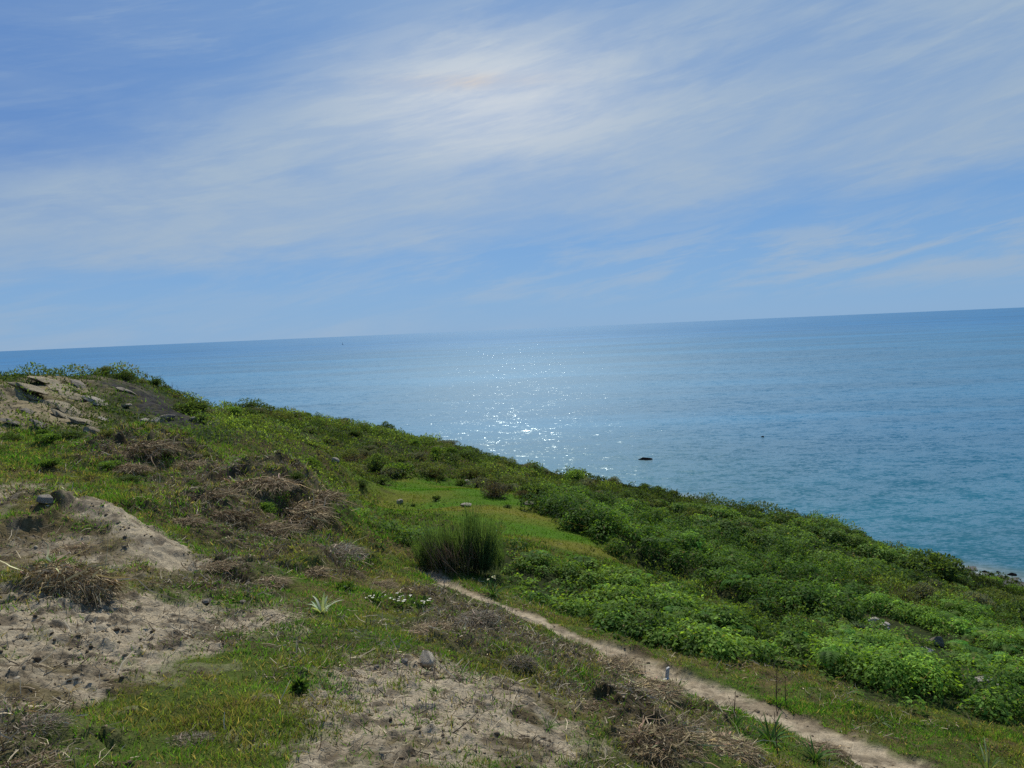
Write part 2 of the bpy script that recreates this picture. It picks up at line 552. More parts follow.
# ------------------------------------------------------------------ hillside
def build_terrain():
    az = np.linspace(R(-58), R(58), 1350)
    rs = [1.2]
    while rs[-1] < 235:
        r = rs[-1]
        st = .03 if r < 5.5 else .017 if r < 10 else .032 if r < 17 else .075 if r < 36 else .13 if r < 62 else .7
        rs.append(r + st)
    rs = np.array(rs)
    A, RR = np.meshgrid(az, rs, indexing='ij')
    X = (np.sin(A) * RR).ravel(); Y = (np.cos(A) * RR - 3.2).ravel()
    zn = zones(X, Y)
    Z = ground(X, Y, zn)
    # colour
    n1 = fbm(X, Y, 1.1, 4, 1); n2 = fbm(X, Y, .3, 4, 3); n3 = fbm(X, Y, 4.5, 3, 2); n4 = fbm(X, Y, .09, 2, 5)
    def c3(*c): return np.array(c)[None]
    def mixc(a, b, f): return a + (b - a) * np.clip(f, 0, 1)[:, None]
    C = mixc(c3(.060, .082, .018), c3(.105, .085, .034), sstep(-.25, .45, n1 + .5 * n2))
    C = mixc(C, c3(.05, .036, .022), sstep(.1, .6, n2 + .4 * n4) * .7)
    sc = mixc(c3(.028, .042, .016), c3(.07, .055, .03), sstep(-.1, .5, n3 + .6 * n2))
    C = mixc(C, sc, zn['scrub'])
    md = mixc(c3(.058, .118, .012), c3(.122, .12, .024), sstep(-.3, .5, fbm(X + Y * .5, Y * 2.2, 3.5, 3, 4)))
    md = mixc(md, c3(.06, .045, .02), sstep(.35, .6, fbm(X - Y * .4, Y * 2.5, 1.6, 3, 6)) * .55)
    C = mixc(C, md, zn['meadow'])
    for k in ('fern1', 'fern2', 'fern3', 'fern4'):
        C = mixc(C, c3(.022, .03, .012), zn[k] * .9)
    dd = mixc(c3(.105, .078, .052), c3(.035, .026, .018), sstep(-.2, .4, n2 + .3 * n4))
    C = mixc(C, dd, zn['dead'] * .75)
    sd = mixc(c3(.31, .258, .178), c3(.165, .135, .092), sstep(-.25, .4, n1 + .5 * n2))
    sd = mixc(sd, c3(.07, .055, .038), sstep(.0, .35, n4 * .8 + n2 * .6) * .75)
    sd = mixc(sd, c3(.31, .265, .19), sstep(.1, .5, fbm(X, Y, .14, 2, 0)) * .6)
    C = mixc(C, sd, zn['sand'] * (1 - .7 * sstep(.1, .4, n1 * .7 + n2 * .6)))
    C = mixc(C, mixc(c3(.31, .26, .18), c3(.15, .122, .085), sstep(-.15, .35, n2 + .4 * n4)), zn['bare'])
    rk = mixc(c3(.225, .185, .112), c3(.105, .09, .06), sstep(-.2, .35, fbm(X + .5 * Y, Y * .5, .9, 4, 3)))
    rk = mixc(rk, c3(.06, .05, .035), sstep(.1, .4, n2) * .7)
    C = mixc(C, rk, zn['rock'] * (1 - .8 * sstep(.1, .4, n1 + .3 * n3)))
    gy_ = mixc(c3(.018, .018, .019), c3(.045, .043, .044), sstep(-.2, .5, fbm(X, Y, .18, 2, 1)))
    C = mixc(C, gy_, zn['scree'])
    pt = mixc(c3(.33, .27, .185), c3(.19, .152, .102), sstep(-.2, .5, n2 + .5 * n4))
    C = mixc(C, pt, zn['path'])
    bz = Z - 0.0
    C = mixc(C, c3(.06, .05, .035), zn['beach'] * .8)
    bc = mixc(c3(.10, .098, .09), c3(.04, .038, .035), sstep(-.2, .5, fbm(X, Y, .8, 3, 1)))
    C = mixc(C, bc, zn['beach'] * sstep(3.2, 2.2, bz))
    i = np.arange(len(az) * len(rs)).reshape(len(az), len(rs))
    Fq = np.stack([i[:-1, :-1], i[1:, :-1], i[1:, 1:], i[:-1, 1:]], -1).reshape(-1, 4)
    me = mesh_from('hillside', np.stack([X, Y, Z], 1), Fq, C)
    me.materials.append(M_GROUND)
    o = bpy.data.objects.new('hillside', me); COL.objects.link(o)
    tag(o, 'sloping coastal hillside of grass, bare sandy soil and a worn dirt path above the sea', 'hillside', kind='structure')


build_terrain()


# ------------------------------------------------------------------ sea
def build_sea():
    az = np.linspace(R(-100), R(100), 161)
    rs = np.concatenate([np.geomspace(40, 90000, 120)])
    A, RR = np.meshgrid(az, rs, indexing='ij')
    V = np.stack([np.sin(A) * RR, np.cos(A) * RR, np.zeros_like(A)], -1).reshape(-1, 3)
    i = np.arange(len(V)).reshape(len(az), len(rs))
    Fq = np.stack([i[:-1, :-1], i[1:, :-1], i[1:, 1:], i[:-1, 1:]], -1).reshape(-1, 4)
    # distance to the waterline as an attribute
    yc = np.interp(V[:, 0] / np.maximum(V[:, 1], 1), CO_A, CO_Y)
    d = np.clip((V[:, 1] - yc) / 300, 0, 1)
    me = mesh_from('sea', V, Fq, np.stack([d, d, d], 1))
    m, nt, o = mat('sea_water'); g = N(nt)
    geo = g.n('ShaderNodeNewGeometry').outputs['Position']
    dist = g.vmath('LENGTH', geo)
    sepx = g.n('ShaderNodeSeparateXYZ'); g.l(geo, sepx.inputs[0])
    mp = g.n('ShaderNodeMapping'); g.l(geo, mp.inputs[0]); mp.inputs['Scale'].default_value = (.55, 1, 1); mp.inputs['Rotation'].default_value = (0, 0, R(14))
    w = mp.outputs[0]
    def slope(scale, k, detail, rough):
        t = g.n('ShaderNodeTexNoise'); t.inputs['Scale'].default_value = scale; t.inputs['Detail'].default_value = detail; t.inputs['Roughness'].default_value = rough
        g.l(w, t.inputs['Vector'])
        a = g.vmath('SUBTRACT', t.outputs['Color'], (.5, .5, .5))
        return g.vmath('MULTIPLY', a, (k * .45, k, 0))
    sl = g.vmath('ADD', slope(1.6, 1.3, 3, .7), g.vmath('ADD', slope(.33, .66, 2, .5), slope(.07, .22, 2, .5)))
    sc_ = g.n('ShaderNodeVectorMath', operation='SCALE'); g.l(sl, sc_.inputs[0]); g.l(g.mapr(dist, 1200, 6000, 1, .5), sc_.inputs['Scale'])
    nrm = g.vmath('NORMALIZE', g.vmath('ADD', sc_.outputs[0], (0, 0, 1)))
    # colour: teal shallows, blue open water, long slicks
    sh = g.n('ShaderNodeAttribute', attribute_name='Col').outputs['Fac']
    mp2 = g.n('ShaderNodeMapping'); g.l(geo, mp2.inputs[0]); mp2.inputs['Scale'].default_value = (.0022, .009, 1); mp2.inputs['Rotation'].default_value = (0, 0, R(-8))
    st = g.noise(mp2.outputs[0], 1, 5, .6, .6)
    c = g.mix(g.mapr(sh, 0, .55), (.012, .094, .128), (.006, .094, .172))
    c = g.mix(g.mapr(dist, 300, 3000), c, (.005, .100, .235))
    c = g.mix(1.0, c, g.mapr(st, .35, .68, .78, 1.3), 'MULTIPLY')
    c = g.mix(g.mapr(sh, .0, .022, 1, 0), c, (.12, .14, .11))
    fo = g.noise(w, .5, 5, .7)
    foam = g.math('MULTIPLY', g.mapr(sh, .0, .009, 1, 0), g.mapr(fo, .48, .6))
    c = g.mix(foam, c, (.7, .72, .72))
    df = g.n('ShaderNodeBsdfDiffuse'); g.l(c, df.inputs['Color'])
    gl_ = g.n('ShaderNodeBsdfGlossy'); gl_.inputs['Color'].default_value = (.82, .95, 1, 1)
    g.l(g.math('ADD', g.mapr(dist, 120, 1500, .215, .182), g.math('MULTIPLY', foam, .5)), gl_.inputs['Roughness'])
    g.l(nrm, gl_.inputs['Normal'])
    fr = g.n('ShaderNodeFresnel'); fr.inputs['IOR'].default_value = 1.33; g.l(nrm, fr.inputs['Normal'])
    fac = g.math('MULTIPLY', g.math('MINIMUM', fr.outputs[0], g.mapr(dist, 150, 4000, .44, .32)), g.math('SUBTRACT', 1.0, foam))
    mx = g.n('ShaderNodeMixShader'); g.l(fac, mx.inputs[0]); g.l(df.outputs[0], mx.inputs[1]); g.l(gl_.outputs[0], mx.inputs[2])
    g.l(mx.outputs[0], o.inputs[0])
    me.materials.append(m)
    ob = bpy.data.objects.new('sea', me); COL.objects.link(ob)
    tag(ob, 'calm blue sea reaching to the horizon with sun glitter', 'sea', kind='structure')


build_sea()


# ------------------------------------------------------------------ scattered ground cover
def scatter(n, y0, y1, power=1.0, amax=.82):
    # n points over the wedge in front of the viewer; density falls off with distance^power (extra)
    u = rng.random(n)
    a = 2 - power
    y = ((y0 ** a) + u * (y1 ** a - y0 ** a)) ** (1 / a) if abs(a) > 1e-6 else y0 * (y1 / y0) ** u
    x = (rng.random(n) * 2 - 1) * amax * y
    return x, y


def with_z(x, y, zn, m, sink=.01):
    x, y = x[m], y[m]
    z = ground(x, y, {k: v[m] for k, v in zn.items()}) - sink
    return np.stack([x, y, z], 1)


def grass():
    s = Strips()
    # near turf
    x, y = np.hstack([scatter(620000, 2.8, 9.5, 1.3), scatter(560000, 9, 21, 1.2)])
    zn = zones(x, y)
    pn = sstep(-.55, .35, fbm(x, y, .8, 3, 5) + .5 * fbm(x, y, .22, 2, 2))
    edge = np.exp(-((zn['pathd'] - .45) / .22) ** 2)
    dens = np.clip(zn['grass'] * (.42 + .58 * pn) + .7 * edge * zn['grass'] + .10 * zn['sand'] * (pn > .72) + .34 * zn['dead'] * (pn > .5) + .4 * (zn['scrub'] > .2), 0, 1) * (zn['path'] < .25)
    m = rng.random(len(x)) < dens
    P = with_z(x, y, zn, m)
    n = len(P); r = np.hypot(P[:, 0], P[:, 1])
    hue = fbm(P[:, 0], P[:, 1], .7, 3, 7)
    e2 = edge[m]
    lush = np.clip(.45 + .9 * fbm(P[:, 0], P[:, 1], 1.6, 2, 1) + .8 * fbm(P[:, 0], P[:, 1], .2, 2, 3), 0, 1.3)
    L = (.014 + .04 * rng.random(n) ** 1.6) * (.7 + .06 * r) * (.6 + .9 * lush)
    g1 = np.array([.066, .150, .021]); g2 = np.array([.118, .148, .033]); br = np.array([.19, .15, .075])
    f = sstep(-.3, .5, hue)[:, None] * (1 - .9 * e2[:, None])
    c = (g1 * (1 - f) + g2 * f)
    dry = (rng.random(n) < .20 + .25 * f[:, 0])[:, None]
    c = np.where(dry, br, c) * np.exp(rng.normal(size=(n, 1)) * .3 + .35 * fbm(P[:, 0], P[:, 1], .35, 3, 0)[:, None])
    s.add(P, rdir(n, 1.1, .62), L, (.003 + .00075 * r) * (.7 + .6 * rng.random(n)), bend=rdir(n, -.4) * .35, col=c * .6, tip=c * 1.15, K=3, prof='blade')
    # meadow and mid-hill turf
    x, y = scatter(330000, 19, 46, 1.2)
    zn = zones(x, y)
    dens = np.clip(.85 * zn['meadow'] + .8 * zn['grass'] + .2 * zn['scrub'], 0, 1)
    m = rng.random(len(x)) < dens
    md = zn['meadow'][m]
    P = with_z(x, y, zn, m)
    n = len(P); r = np.hypot(P[:, 0], P[:, 1])
    f = sstep(-.4, .5, fbm(P[:, 0] + P[:, 1] * .5, P[:, 1] * 2.2, 3.5, 3, 4))[:, None]
    c = np.array([.056, .13, .012]) * (1 - f) + np.array([.125, .132, .022]) * f
    c2 = np.where(rng.random((n, 1)) < .3, np.array([.14, .13, .055]), np.array([.085, .16, .026]))
    c = np.where(md[:, None] > .5, c, c2) * np.exp(rng.normal(size=(n, 1)) * .22)
    L = np.where(md > .5, .035 + .04 * np.clip(fbm(P[:, 0], P[:, 1], .6, 2, 2) + .2, 0, 1), .11) * (.6 + .8 * rng.random(n))
    s.add(P, rdir(n, 1.3, .6), L, .011 + .0006 * r, bend=rdir(n, -.3) * .25, col=c * .65, tip=c * 1.1, K=3, prof='blade')
    o = s.build('grass', M_GRASS)
    tag(o, 'short green and yellowing grass growing over the hillside', 'grass', kind='stuff')


grass()


def straw():
    s = Strips()
    x, y = scatter(280000, 2.7, 22, 1.4)
    zn = zones(x, y)
    c1 = sstep(.0, .45, fbm(x, y, .9, 3, 2) + .4 * fbm(x, y, .25, 2, 4))
    dens = np.clip(.95 * zn['dead'] * (.5 + .5 * c1) + .25 * zn['grass'] * c1 + (.12 + .4 * c1) * zn['sand'] * (1 - zn['bare']), 0, 1) * (zn['path'] < .2)
    m = rng.random(len(x)) < dens
    P = with_z(x, y, zn, m, -.012)
    n = len(P); r = np.hypot(P[:, 0], P[:, 1])
    k = rng.random(n)
    c = np.where(k[:, None] < .35, np.array([.085, .062, .043]), np.where(k[:, None] < .66, np.array([.21, .165, .112]), np.array([.44, .36, .24]))) * np.exp(rng.normal(size=(n, 1)) * .3)
    L = (.025 + .12 * rng.random(n) ** 2.2) * (.75 + .04 * r)
    s.add(P, rdir(n, .28, .8) * [1, 1, .6], L, (.0025 + .0006 * r) * (.6 + .8 * rng.random(n)), bend=rdir(n, -.2) * .4, col=c * .8, tip=c, K=3, prof='twig', wob=.03)
    o = s.build('dead_stalks', M_DRY)
    tag(o, 'dry brown and straw coloured stalks littering the near hillside', 'dead stalks', kind='stuff')


straw()


def clods():
    bm = bmesh.new(); bmesh.ops.create_icosphere(bm, subdivisions=1, radius=1)
    V0 = np.array([v.co[:] for v in bm.verts]); F0 = np.array([[v.index for v in f.verts] for f in bm.faces]); bm.free()
    x, y = scatter(60000, 2.7, 13, 1.5)
    zn = zones(x, y)
    m = rng.random(len(x)) < np.clip(.4 * zn['sand'] * sstep(-.2, .4, fbm(x, y, .5, 3, 4)) + .06 * zn['dead'] + .16 * zn['path'] + .02 * zn['grass'], 0, 1)
    P = with_z(x, y, zn, m, 0); n = len(P)
    r = (.004 + .019 * rng.random(n) ** 4) * (.7 + .05 * P[:, 1])
    P[:, 2] -= .002
    V = V0[None] * (1 + .28 * rng.normal(size=(n, len(V0), 1))) * (r[:, None] * (.7 + .6 * rng.random((n, 3))))[:, None]
    V[:, :, 2] *= .75
    V = (V + P[:, None]).reshape(-1, 3)
    F = (F0[None] + (np.arange(n) * len(V0))[:, None, None]).reshape(-1, 3)
    k = rng.random((n, 1))
    c = np.where(k < .5, np.array([.12, .093, .062]), np.where(k < .88, np.array([.2, .158, .103]), np.array([.34, .29, .21]))) * np.exp(rng.normal(size=(n, 1)) * .25)
    me = mesh_from('soil_clods', V, F, np.repeat(c, len(V0), 0)); me.materials.append(M_GROUND)
    o = bpy.data.objects.new('soil_clods', me); COL.objects.link(o)
    tag(o, 'crumbled clods of soil strewn over the bare sand', 'soil clods', kind='stuff')


clods()


CLEAR = [(cast(px, py)[0], cast(px, py)[1] - .45, r) for px, py, r in ((872, 624, .9), (886, 628, .8), (925, 655, .75), (930, 668, .7), (946, 672, .7), (958, 678, .6), (984, 686, .75))]


def leafy(name, label, zone, area, y0, y1, per, hR, Rr, leaf, c_lo, c_hi, fern=0.0, lf_per=200, seed=1):
    """A stand of leafy plants: each plant a dome of leaves on stems with dark gaps between its neighbours."""
    s = Strips()
    n0 = int(per * .82 * (y1 * y1 - y0 * y0))
    x, y = scatter(n0, y0, y1, 0.0)
    zn = zones(x, y)
    wz = np.clip(sum(zn[z] for z in zone), 0, 1)
    m = (rng.random(len(x)) < wz) & (zn['pathd'] > .75)
    for cx, cy, cr in CLEAR:
        m &= (x - cx) ** 2 + ((y - cy) * .55) ** 2 > cr * cr
    C = with_z(x, y, zn, m, 0); wz = wz[m]
    nP = len(C)
    row = fbm((.62 * C[:, 0] - .78 * C[:, 1]) / 4.5, (.78 * C[:, 0] + .62 * C[:, 1]) / 1.25, 1.0, 2, seed)
    size = np.clip(.85 + 1.15 * row + .15 * rng.normal(size=nP), .42, 1.35) * (.55 + .45 * wz)
    if zone == ('fern2',):
        size = np.maximum(size, .72)
    Rp = Rr * size * (.8 + .4 * rng.random(nP)); Hp = hR * size * (.7 + .6 * rng.random(nP))
    if zone == ('fern1',):
        Hp = Hp * (1 - .5 * sstep(18, 25, C[:, 1]))
    hue = np.clip(.5 + .7 * fbm(C[:, 0], C[:, 1], 1.7, 2, seed + 3) + .3 * rng.normal(size=nP), 0, 1)
    plant_tone = np.exp(.24 * rng.normal(size=nP))  # random brightness of each plant's leaf colour
    cnt = np.maximum(20, (lf_per * size ** 2).astype(int))
    k = np.repeat(np.arange(nP), cnt); n = len(k)
    q = np.sqrt(rng.random(n)) ; a = rng.random(n) * 6.283
    bump = 1 + .35 * np.sin(a * 3 + k * 1.7) * q
    px_ = np.cos(a) * q * Rp[k] * bump; py_ = np.sin(a) * q * Rp[k] * bump
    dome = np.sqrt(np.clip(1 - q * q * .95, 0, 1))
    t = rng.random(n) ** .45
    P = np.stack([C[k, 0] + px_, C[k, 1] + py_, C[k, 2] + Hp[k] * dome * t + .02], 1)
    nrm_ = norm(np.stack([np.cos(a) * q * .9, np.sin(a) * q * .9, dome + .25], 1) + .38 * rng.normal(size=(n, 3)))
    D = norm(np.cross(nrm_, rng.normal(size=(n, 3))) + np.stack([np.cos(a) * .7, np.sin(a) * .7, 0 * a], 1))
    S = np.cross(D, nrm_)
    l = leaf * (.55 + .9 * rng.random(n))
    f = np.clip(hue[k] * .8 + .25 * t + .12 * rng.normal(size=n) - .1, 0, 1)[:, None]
    c = (np.array(c_lo) * (1 - f) + np.array(c_hi) * f) * (np.exp(rng.normal(size=n) * .2) * plant_tone[k] * (.35 + .65 * t * (.4 + .6 * dome)))[:, None]
    c = np.where((rng.random(n) < .015)[:, None], np.array([.2, .16, .07]), c)
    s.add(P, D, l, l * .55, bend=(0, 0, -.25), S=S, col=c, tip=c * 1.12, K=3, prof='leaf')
    kk = np.repeat(np.arange(nP), 5); nn = len(kk)
    dv = rdir(nn, 1.1); s.add(C[kk], dv, Hp[kk] * .9, .010, col=(.06, .055, .025), K=2, prof='twig')
    # a few dead stems poking through
    kk = rng.integers(0, nP, nP // 3); nn = len(kk)
    s.add(C[kk] + rng.normal(size=(nn, 3)) * [.2, .2, 0], rdir(nn, 1.6), Hp[kk] * (1 + .4 * rng.random(nn)), .009, col=(.17, .13, .085), K=4, prof='twig', wob=.04)
    if fern:
        q = np.nonzero(rng.random(nP) < fern)[0]; q = np.repeat(q, 7)
        B = C[q] + np.stack([.1 * rng.normal(size=len(q)), .1 * rng.normal(size=len(q)), Hp[q] * .75], 1)
        fl = .30 + .3 * rng.random(len(q))
        a = rng.random(len(q)) * 6.283
        D = norm(np.stack([np.cos(a), np.sin(a), .55 + .4 * rng.random(len(q))], 1))
        bend = np.array([0, 0, -.75])
        cf = jit((.075, .15, .028), len(q), .3, .12)
        side = norm(np.cross(D, [0, 0, 1.0]))
        for u in np.linspace(.12, .97, 9):
            c0 = B + D * (fl * u)[:, None] + bend * (fl * u * u)[:, None]
            tn = norm(D + 2 * bend * u)
            for sg in (-1, 1):
                pl = fl * .36 * (1 - u * .85)
                d = norm(side * sg + .55 * tn - np.array([0, 0, .12]))
                s.add(c0, d, pl, fl * .075, bend=(0, 0, -.2), S=np.cross(d, np.cross(side, tn)), col=cf * .8, tip=cf * 1.15, K=3, prof='leaf')
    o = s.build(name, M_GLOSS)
    tag(o, label, 'ground cover', kind='stuff')


leafy('leafy_ground_cover', 'bright green leafy plants filling the strip between the dirt path and the meadow', ('fern1',), 0, 9.5, 30, 9.5, .29, .29, .066,
      (.065, .135, .026), (.20, .32, .055), .06, 190, 1)
leafy('bracken_bank', 'dense dark green leafy bank running diagonally below the meadow edge', ('fern2',), 0, 13, 36, 7.0, .62, .38, .075,
      (.038, .085, .017), (.105, .195, .029), .03, 330, 2)
leafy('fern_thicket', 'lush ferns and leafy plants around pale rubble beside the path bend', ('fern3',), 0, 8.5, 26, 8.5, .38, .33, .056,
      (.05, .11, .022), (.15, .25, .038), .16, 330, 3)
leafy('seaward_ground_cover', 'rows of mid green leafy growth on the lower slope just below the seaward edge', ('fern4',), 0, 24, 48, 4.2, .45, .45, .105,
      (.04, .08, .02), (.105, .175, .034), 0, 260, 4)


def scrub_cover():
    s = Strips()
    x, y = scatter(620000, 11, 58, .9)
    zn = zones(x, y)
    keep = (y < edge_y(x, y) + 3)
    m = (rng.random(len(x)) < np.clip(zn['scrub'] * .9 * (zn['scree'] < .1) + .28 * zn['rock'] * (fbm(x, y, 1.2, 2, 3) > .12), 0, 1)) & keep
    P = with_z(x, y, zn, m, 0)
    n = len(P); r = np.hypot(P[:, 0], P[:, 1])
    hn = fbm(P[:, 0], P[:, 1], 1.3, 3, 3)
    H = .55 * np.clip(.28 + 1.5 * hn, .03, 1.1)
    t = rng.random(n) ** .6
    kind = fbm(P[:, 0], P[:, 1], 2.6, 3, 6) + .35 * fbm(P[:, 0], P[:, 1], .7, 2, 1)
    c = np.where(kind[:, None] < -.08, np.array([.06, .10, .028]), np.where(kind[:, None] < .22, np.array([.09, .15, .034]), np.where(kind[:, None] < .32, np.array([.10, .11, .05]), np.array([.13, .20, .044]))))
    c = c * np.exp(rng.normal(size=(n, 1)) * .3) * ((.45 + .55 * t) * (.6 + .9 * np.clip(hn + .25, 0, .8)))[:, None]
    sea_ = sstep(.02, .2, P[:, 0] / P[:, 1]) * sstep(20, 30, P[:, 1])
    H = H * (1 + .35 * sea_); c = c * (1 - .38 * sea_)[:, None]  # seaward scrub grows taller, its colour darkened to put in more shadow
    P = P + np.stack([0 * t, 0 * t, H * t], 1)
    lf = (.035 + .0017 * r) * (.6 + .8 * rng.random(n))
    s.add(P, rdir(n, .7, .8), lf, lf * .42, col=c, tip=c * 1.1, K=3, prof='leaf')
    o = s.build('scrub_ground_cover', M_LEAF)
    tag(o, 'low tangled olive and brown scrub covering the seaward slope', 'scrub', kind='stuff')


scrub_cover()


# ------------------------------------------------------------------ shrubs
def shrub_parts(n, w, h, c_lo, c_hi, leaf, up=.5, lobes=7, dead=0.0, narrow=.45):
    lf_s = Strips(); st = Strips()
    L = []
    for i in range(lobes):
        a = random.random() * 6.283; q = random.random() ** .6
        L.append((math.cos(a) * q * w * .36, math.sin(a) * q * w * .36, h * (.3 + .42 * random.random() * (1 - .5 * q)), w * (.17 + .13 * random.random())))
    L = np.array(L)
    k = rng.integers(0, lobes, n)
    d = rdir(n, .25)
    rad = L[k, 3] * (.55 + .5 * rng.random(n) ** .5)
    P = L[k, :3] + d * rad[:, None] * [1, 1, min(1.3, .8 * h / w + .25)]
    P[:, 2] = np.maximum(P[:, 2], .02)
    nn = fbm(P[:, 0] * 3 + P[:, 2] * 2, P[:, 1] * 3 - P[:, 2], .8 * w, 2, 3)
    kp = nn > -.35
    P, d = P[kp], d[kp]; n = len(P)
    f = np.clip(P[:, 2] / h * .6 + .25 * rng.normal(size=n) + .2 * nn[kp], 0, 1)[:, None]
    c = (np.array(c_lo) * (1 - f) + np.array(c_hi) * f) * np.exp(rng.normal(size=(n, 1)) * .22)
    if dead:
        c = np.where(rng.random((n, 1)) < dead, np.array([.10, .075, .055]), c)
    l = leaf * (.6 + .8 * rng.random(n))
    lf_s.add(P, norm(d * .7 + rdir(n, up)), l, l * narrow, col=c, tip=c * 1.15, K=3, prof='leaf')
    nb = 60
    e = P[rng.integers(0, n, nb)]
    b = rng.normal(size=(nb, 3)) * [w * .06, w * .06, 0]
    st.add(b, e - b, np.linalg.norm(e - b, axis=1) * 1.04, .012 + .012 * w, col=(.055, .042, .03), K=3, prof='twig', wob=.03)
    return lf_s, st


def merge(a, b):
    a.V += b.V; a.C += b.C
    a.F += [f + a.n for f in b.F]; a.n += b.n
    return a


KINDS = {
    'dark': ((.032, .058, .018), (.075, .125, .032), .06, .4, 0, .5),
    'olive': ((.055, .078, .024), (.12, .16, .042), .055, .6, .04, .4),
    'green': ((.055, .105, .02), (.12, .21, .04), .065, .5, 0, .5),
    'brown': ((.045, .045, .03), (.095, .092, .06), .055, .8, .12, .32),
    'grey': ((.06, .075, .05), (.13, .155, .10), .055, .7, .08, .35),
}
PROTO = {}
for kn, (lo, hi, lf, up, dd, nw) in KINDS.items():
    PROTO[kn] = []
    for v in range(3):
        a, b = shrub_parts(3000, 1.0, .72 + .12 * v, lo, hi, lf, up, 6 + v * 2, dd, nw)
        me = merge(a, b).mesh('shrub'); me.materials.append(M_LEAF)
        PROTO[kn].append(me)


def shrub(kn, loc, size, label, group=None, name='shrub', hz=1.0):
    me = random.choice(PROTO[kn])
    o = bpy.data.objects.new(name, me); COL.objects.link(o)
    o.location = loc; o.rotation_euler = (0, 0, random.random() * 6.283)
    o.scale = (size * random.uniform(.9, 1.12), size * random.uniform(.9, 1.12), size * hz)
    tag(o, label, 'shrub', group)
    return o


CNAME = {'dark': 'dark green', 'olive': 'olive green', 'green': 'bright green', 'brown': 'brown dry', 'grey': 'grey green'}
# the ones that stand out
for px, py, kn, wpx, hz, label in (
    (381, 484, 'dark', 15, .8, 'small round dark shrub at the upper left of the green meadow'),
    (436, 501, 'dark', 9, 1.0, 'tiny dark round shrub standing alone in the middle of the meadow'),
    (362, 487, 'dark', 17, .55, 'low flat dark shrub at the far left end of the meadow'),
    (462, 486, 'dark', 12, .9, 'dark shrub beside a pale stone at the top of the meadow'),
    (496, 496, 'brown', 40, .6, 'wide brown dry shrub on the upper right edge of the meadow'),
    (523, 499, 'brown', 16, .9, 'small brown shrub right of the wide brown shrub at the meadow edge'),
    (508, 508, 'dark', 8, .6, 'tiny low dark shrub on the meadow below the wide brown shrub'),
    (414, 506, 'dark', 6, .7, 'tiny dark tuft of shrub right of the white stone on the meadow'),
    (372, 506, 'dark', 6, .6, 'tiny dark tuft of shrub left of the white stone on the meadow'),
    (400, 476, 'green', 34, .75, 'large rounded green shrub behind the top of the meadow'),
    (433, 477, 'olive', 34, .6, 'broad low olive shrub behind the middle of the meadow top'),
    (353, 464, 'brown', 30, .55, 'wide grey brown shrub behind the left end of the meadow'),
    (437, 460, 'green', 14, 1.7, 'narrow upright green shrub on the slope above the meadow'),
    (378, 470, 'dark', 26, .8, 'dark shrub left of the large rounded shrub above the meadow'),
    (385, 428, 'dark', 17, .8, 'dark bush rising from the skyline above the meadow'),
    (318, 412, 'dark', 10, .9, 'small dark bush on the skyline left of the meadow'),
    (333, 480, 'olive', 20, .7, 'olive shrub at the corner where dead brush meets the meadow'),
    (312, 470, 'green', 18, 1.0, 'bright green bushy shrub above the brown brush bank'),
    (440, 480, 'olive', 10, .7, 'little olive shrub touching the top edge of the meadow'),
    (203, 424, 'dark', 13, 1.1, 'dark shrub beside the end of the grey scree'),
    (192, 400, 'dark', 12, .9, 'dark shrub on the right flank of the rocky knoll'),
    (125, 380, 'dark', 18, .7, 'dark shrub under the crest of the rocky knoll'),
    (945, 580, 'dark', 60, .75, 'large dark thicket bush on the seaward edge near the beach'),
    (905, 572, 'dark', 50, .6, 'dark wide bush left of the large thicket on the seaward edge'),
    (1005, 612, 'olive', 40, .6, 'olive brown bush at the right end of the seaward edge'),
    (745, 535, 'grey', 26, .8, 'grey green shrub halfway down the seaward slope'),
    (830, 528, 'dark', 16, .7, 'dark shrub on the skyline above the leafy rows'),
    (70, 440, 'dark', 30, .5, 'low dark leafy shrub under the tan rock outcrop'),
):
    p = hit(px, py)
    size = wpx / F_ * p[1]
    shrub(kn, p - [0, 0, .04 * size], size, label, hz=hz)

# the many: one thing each
def scatter_shrubs(n, cond, region, sizes, kinds, y0, y1, dmin):
    got = []; tries = 0
    while len(got) < n and tries < 60:
        tries += 1
        x, y = scatter(400, y0, y1, .6, .72)
        zn = zones(x, y); ey = edge_y(x, y)
        ok = cond(x, y, zn, ey)
        z = ground(x, y, zn)
        for i in np.nonzero(ok)[0]:
            if len(got) >= n: break
            if all((x[i] - g[0]) ** 2 + (y[i] - g[1]) ** 2 > dmin * dmin for g in got):
                got.append((x[i], y[i], z[i]))
    for x, y, z in got:
        kf = float(fbm(np.array([x]), np.array([y]), 3.0, 2, 2)[0]) + random.gauss(0, .3)
        kn = kinds[int(np.clip((kf + .6) / 1.2 * len(kinds), 0, len(kinds) - 1))]
        s = random.uniform(*sizes)
        shrub(kn, (x, y, z - .08 * s), s, f'{CNAME[kn]} low shrub among many {region}', f'{CNAME[kn]} shrubs {region}', hz=random.uniform(.45, .75))


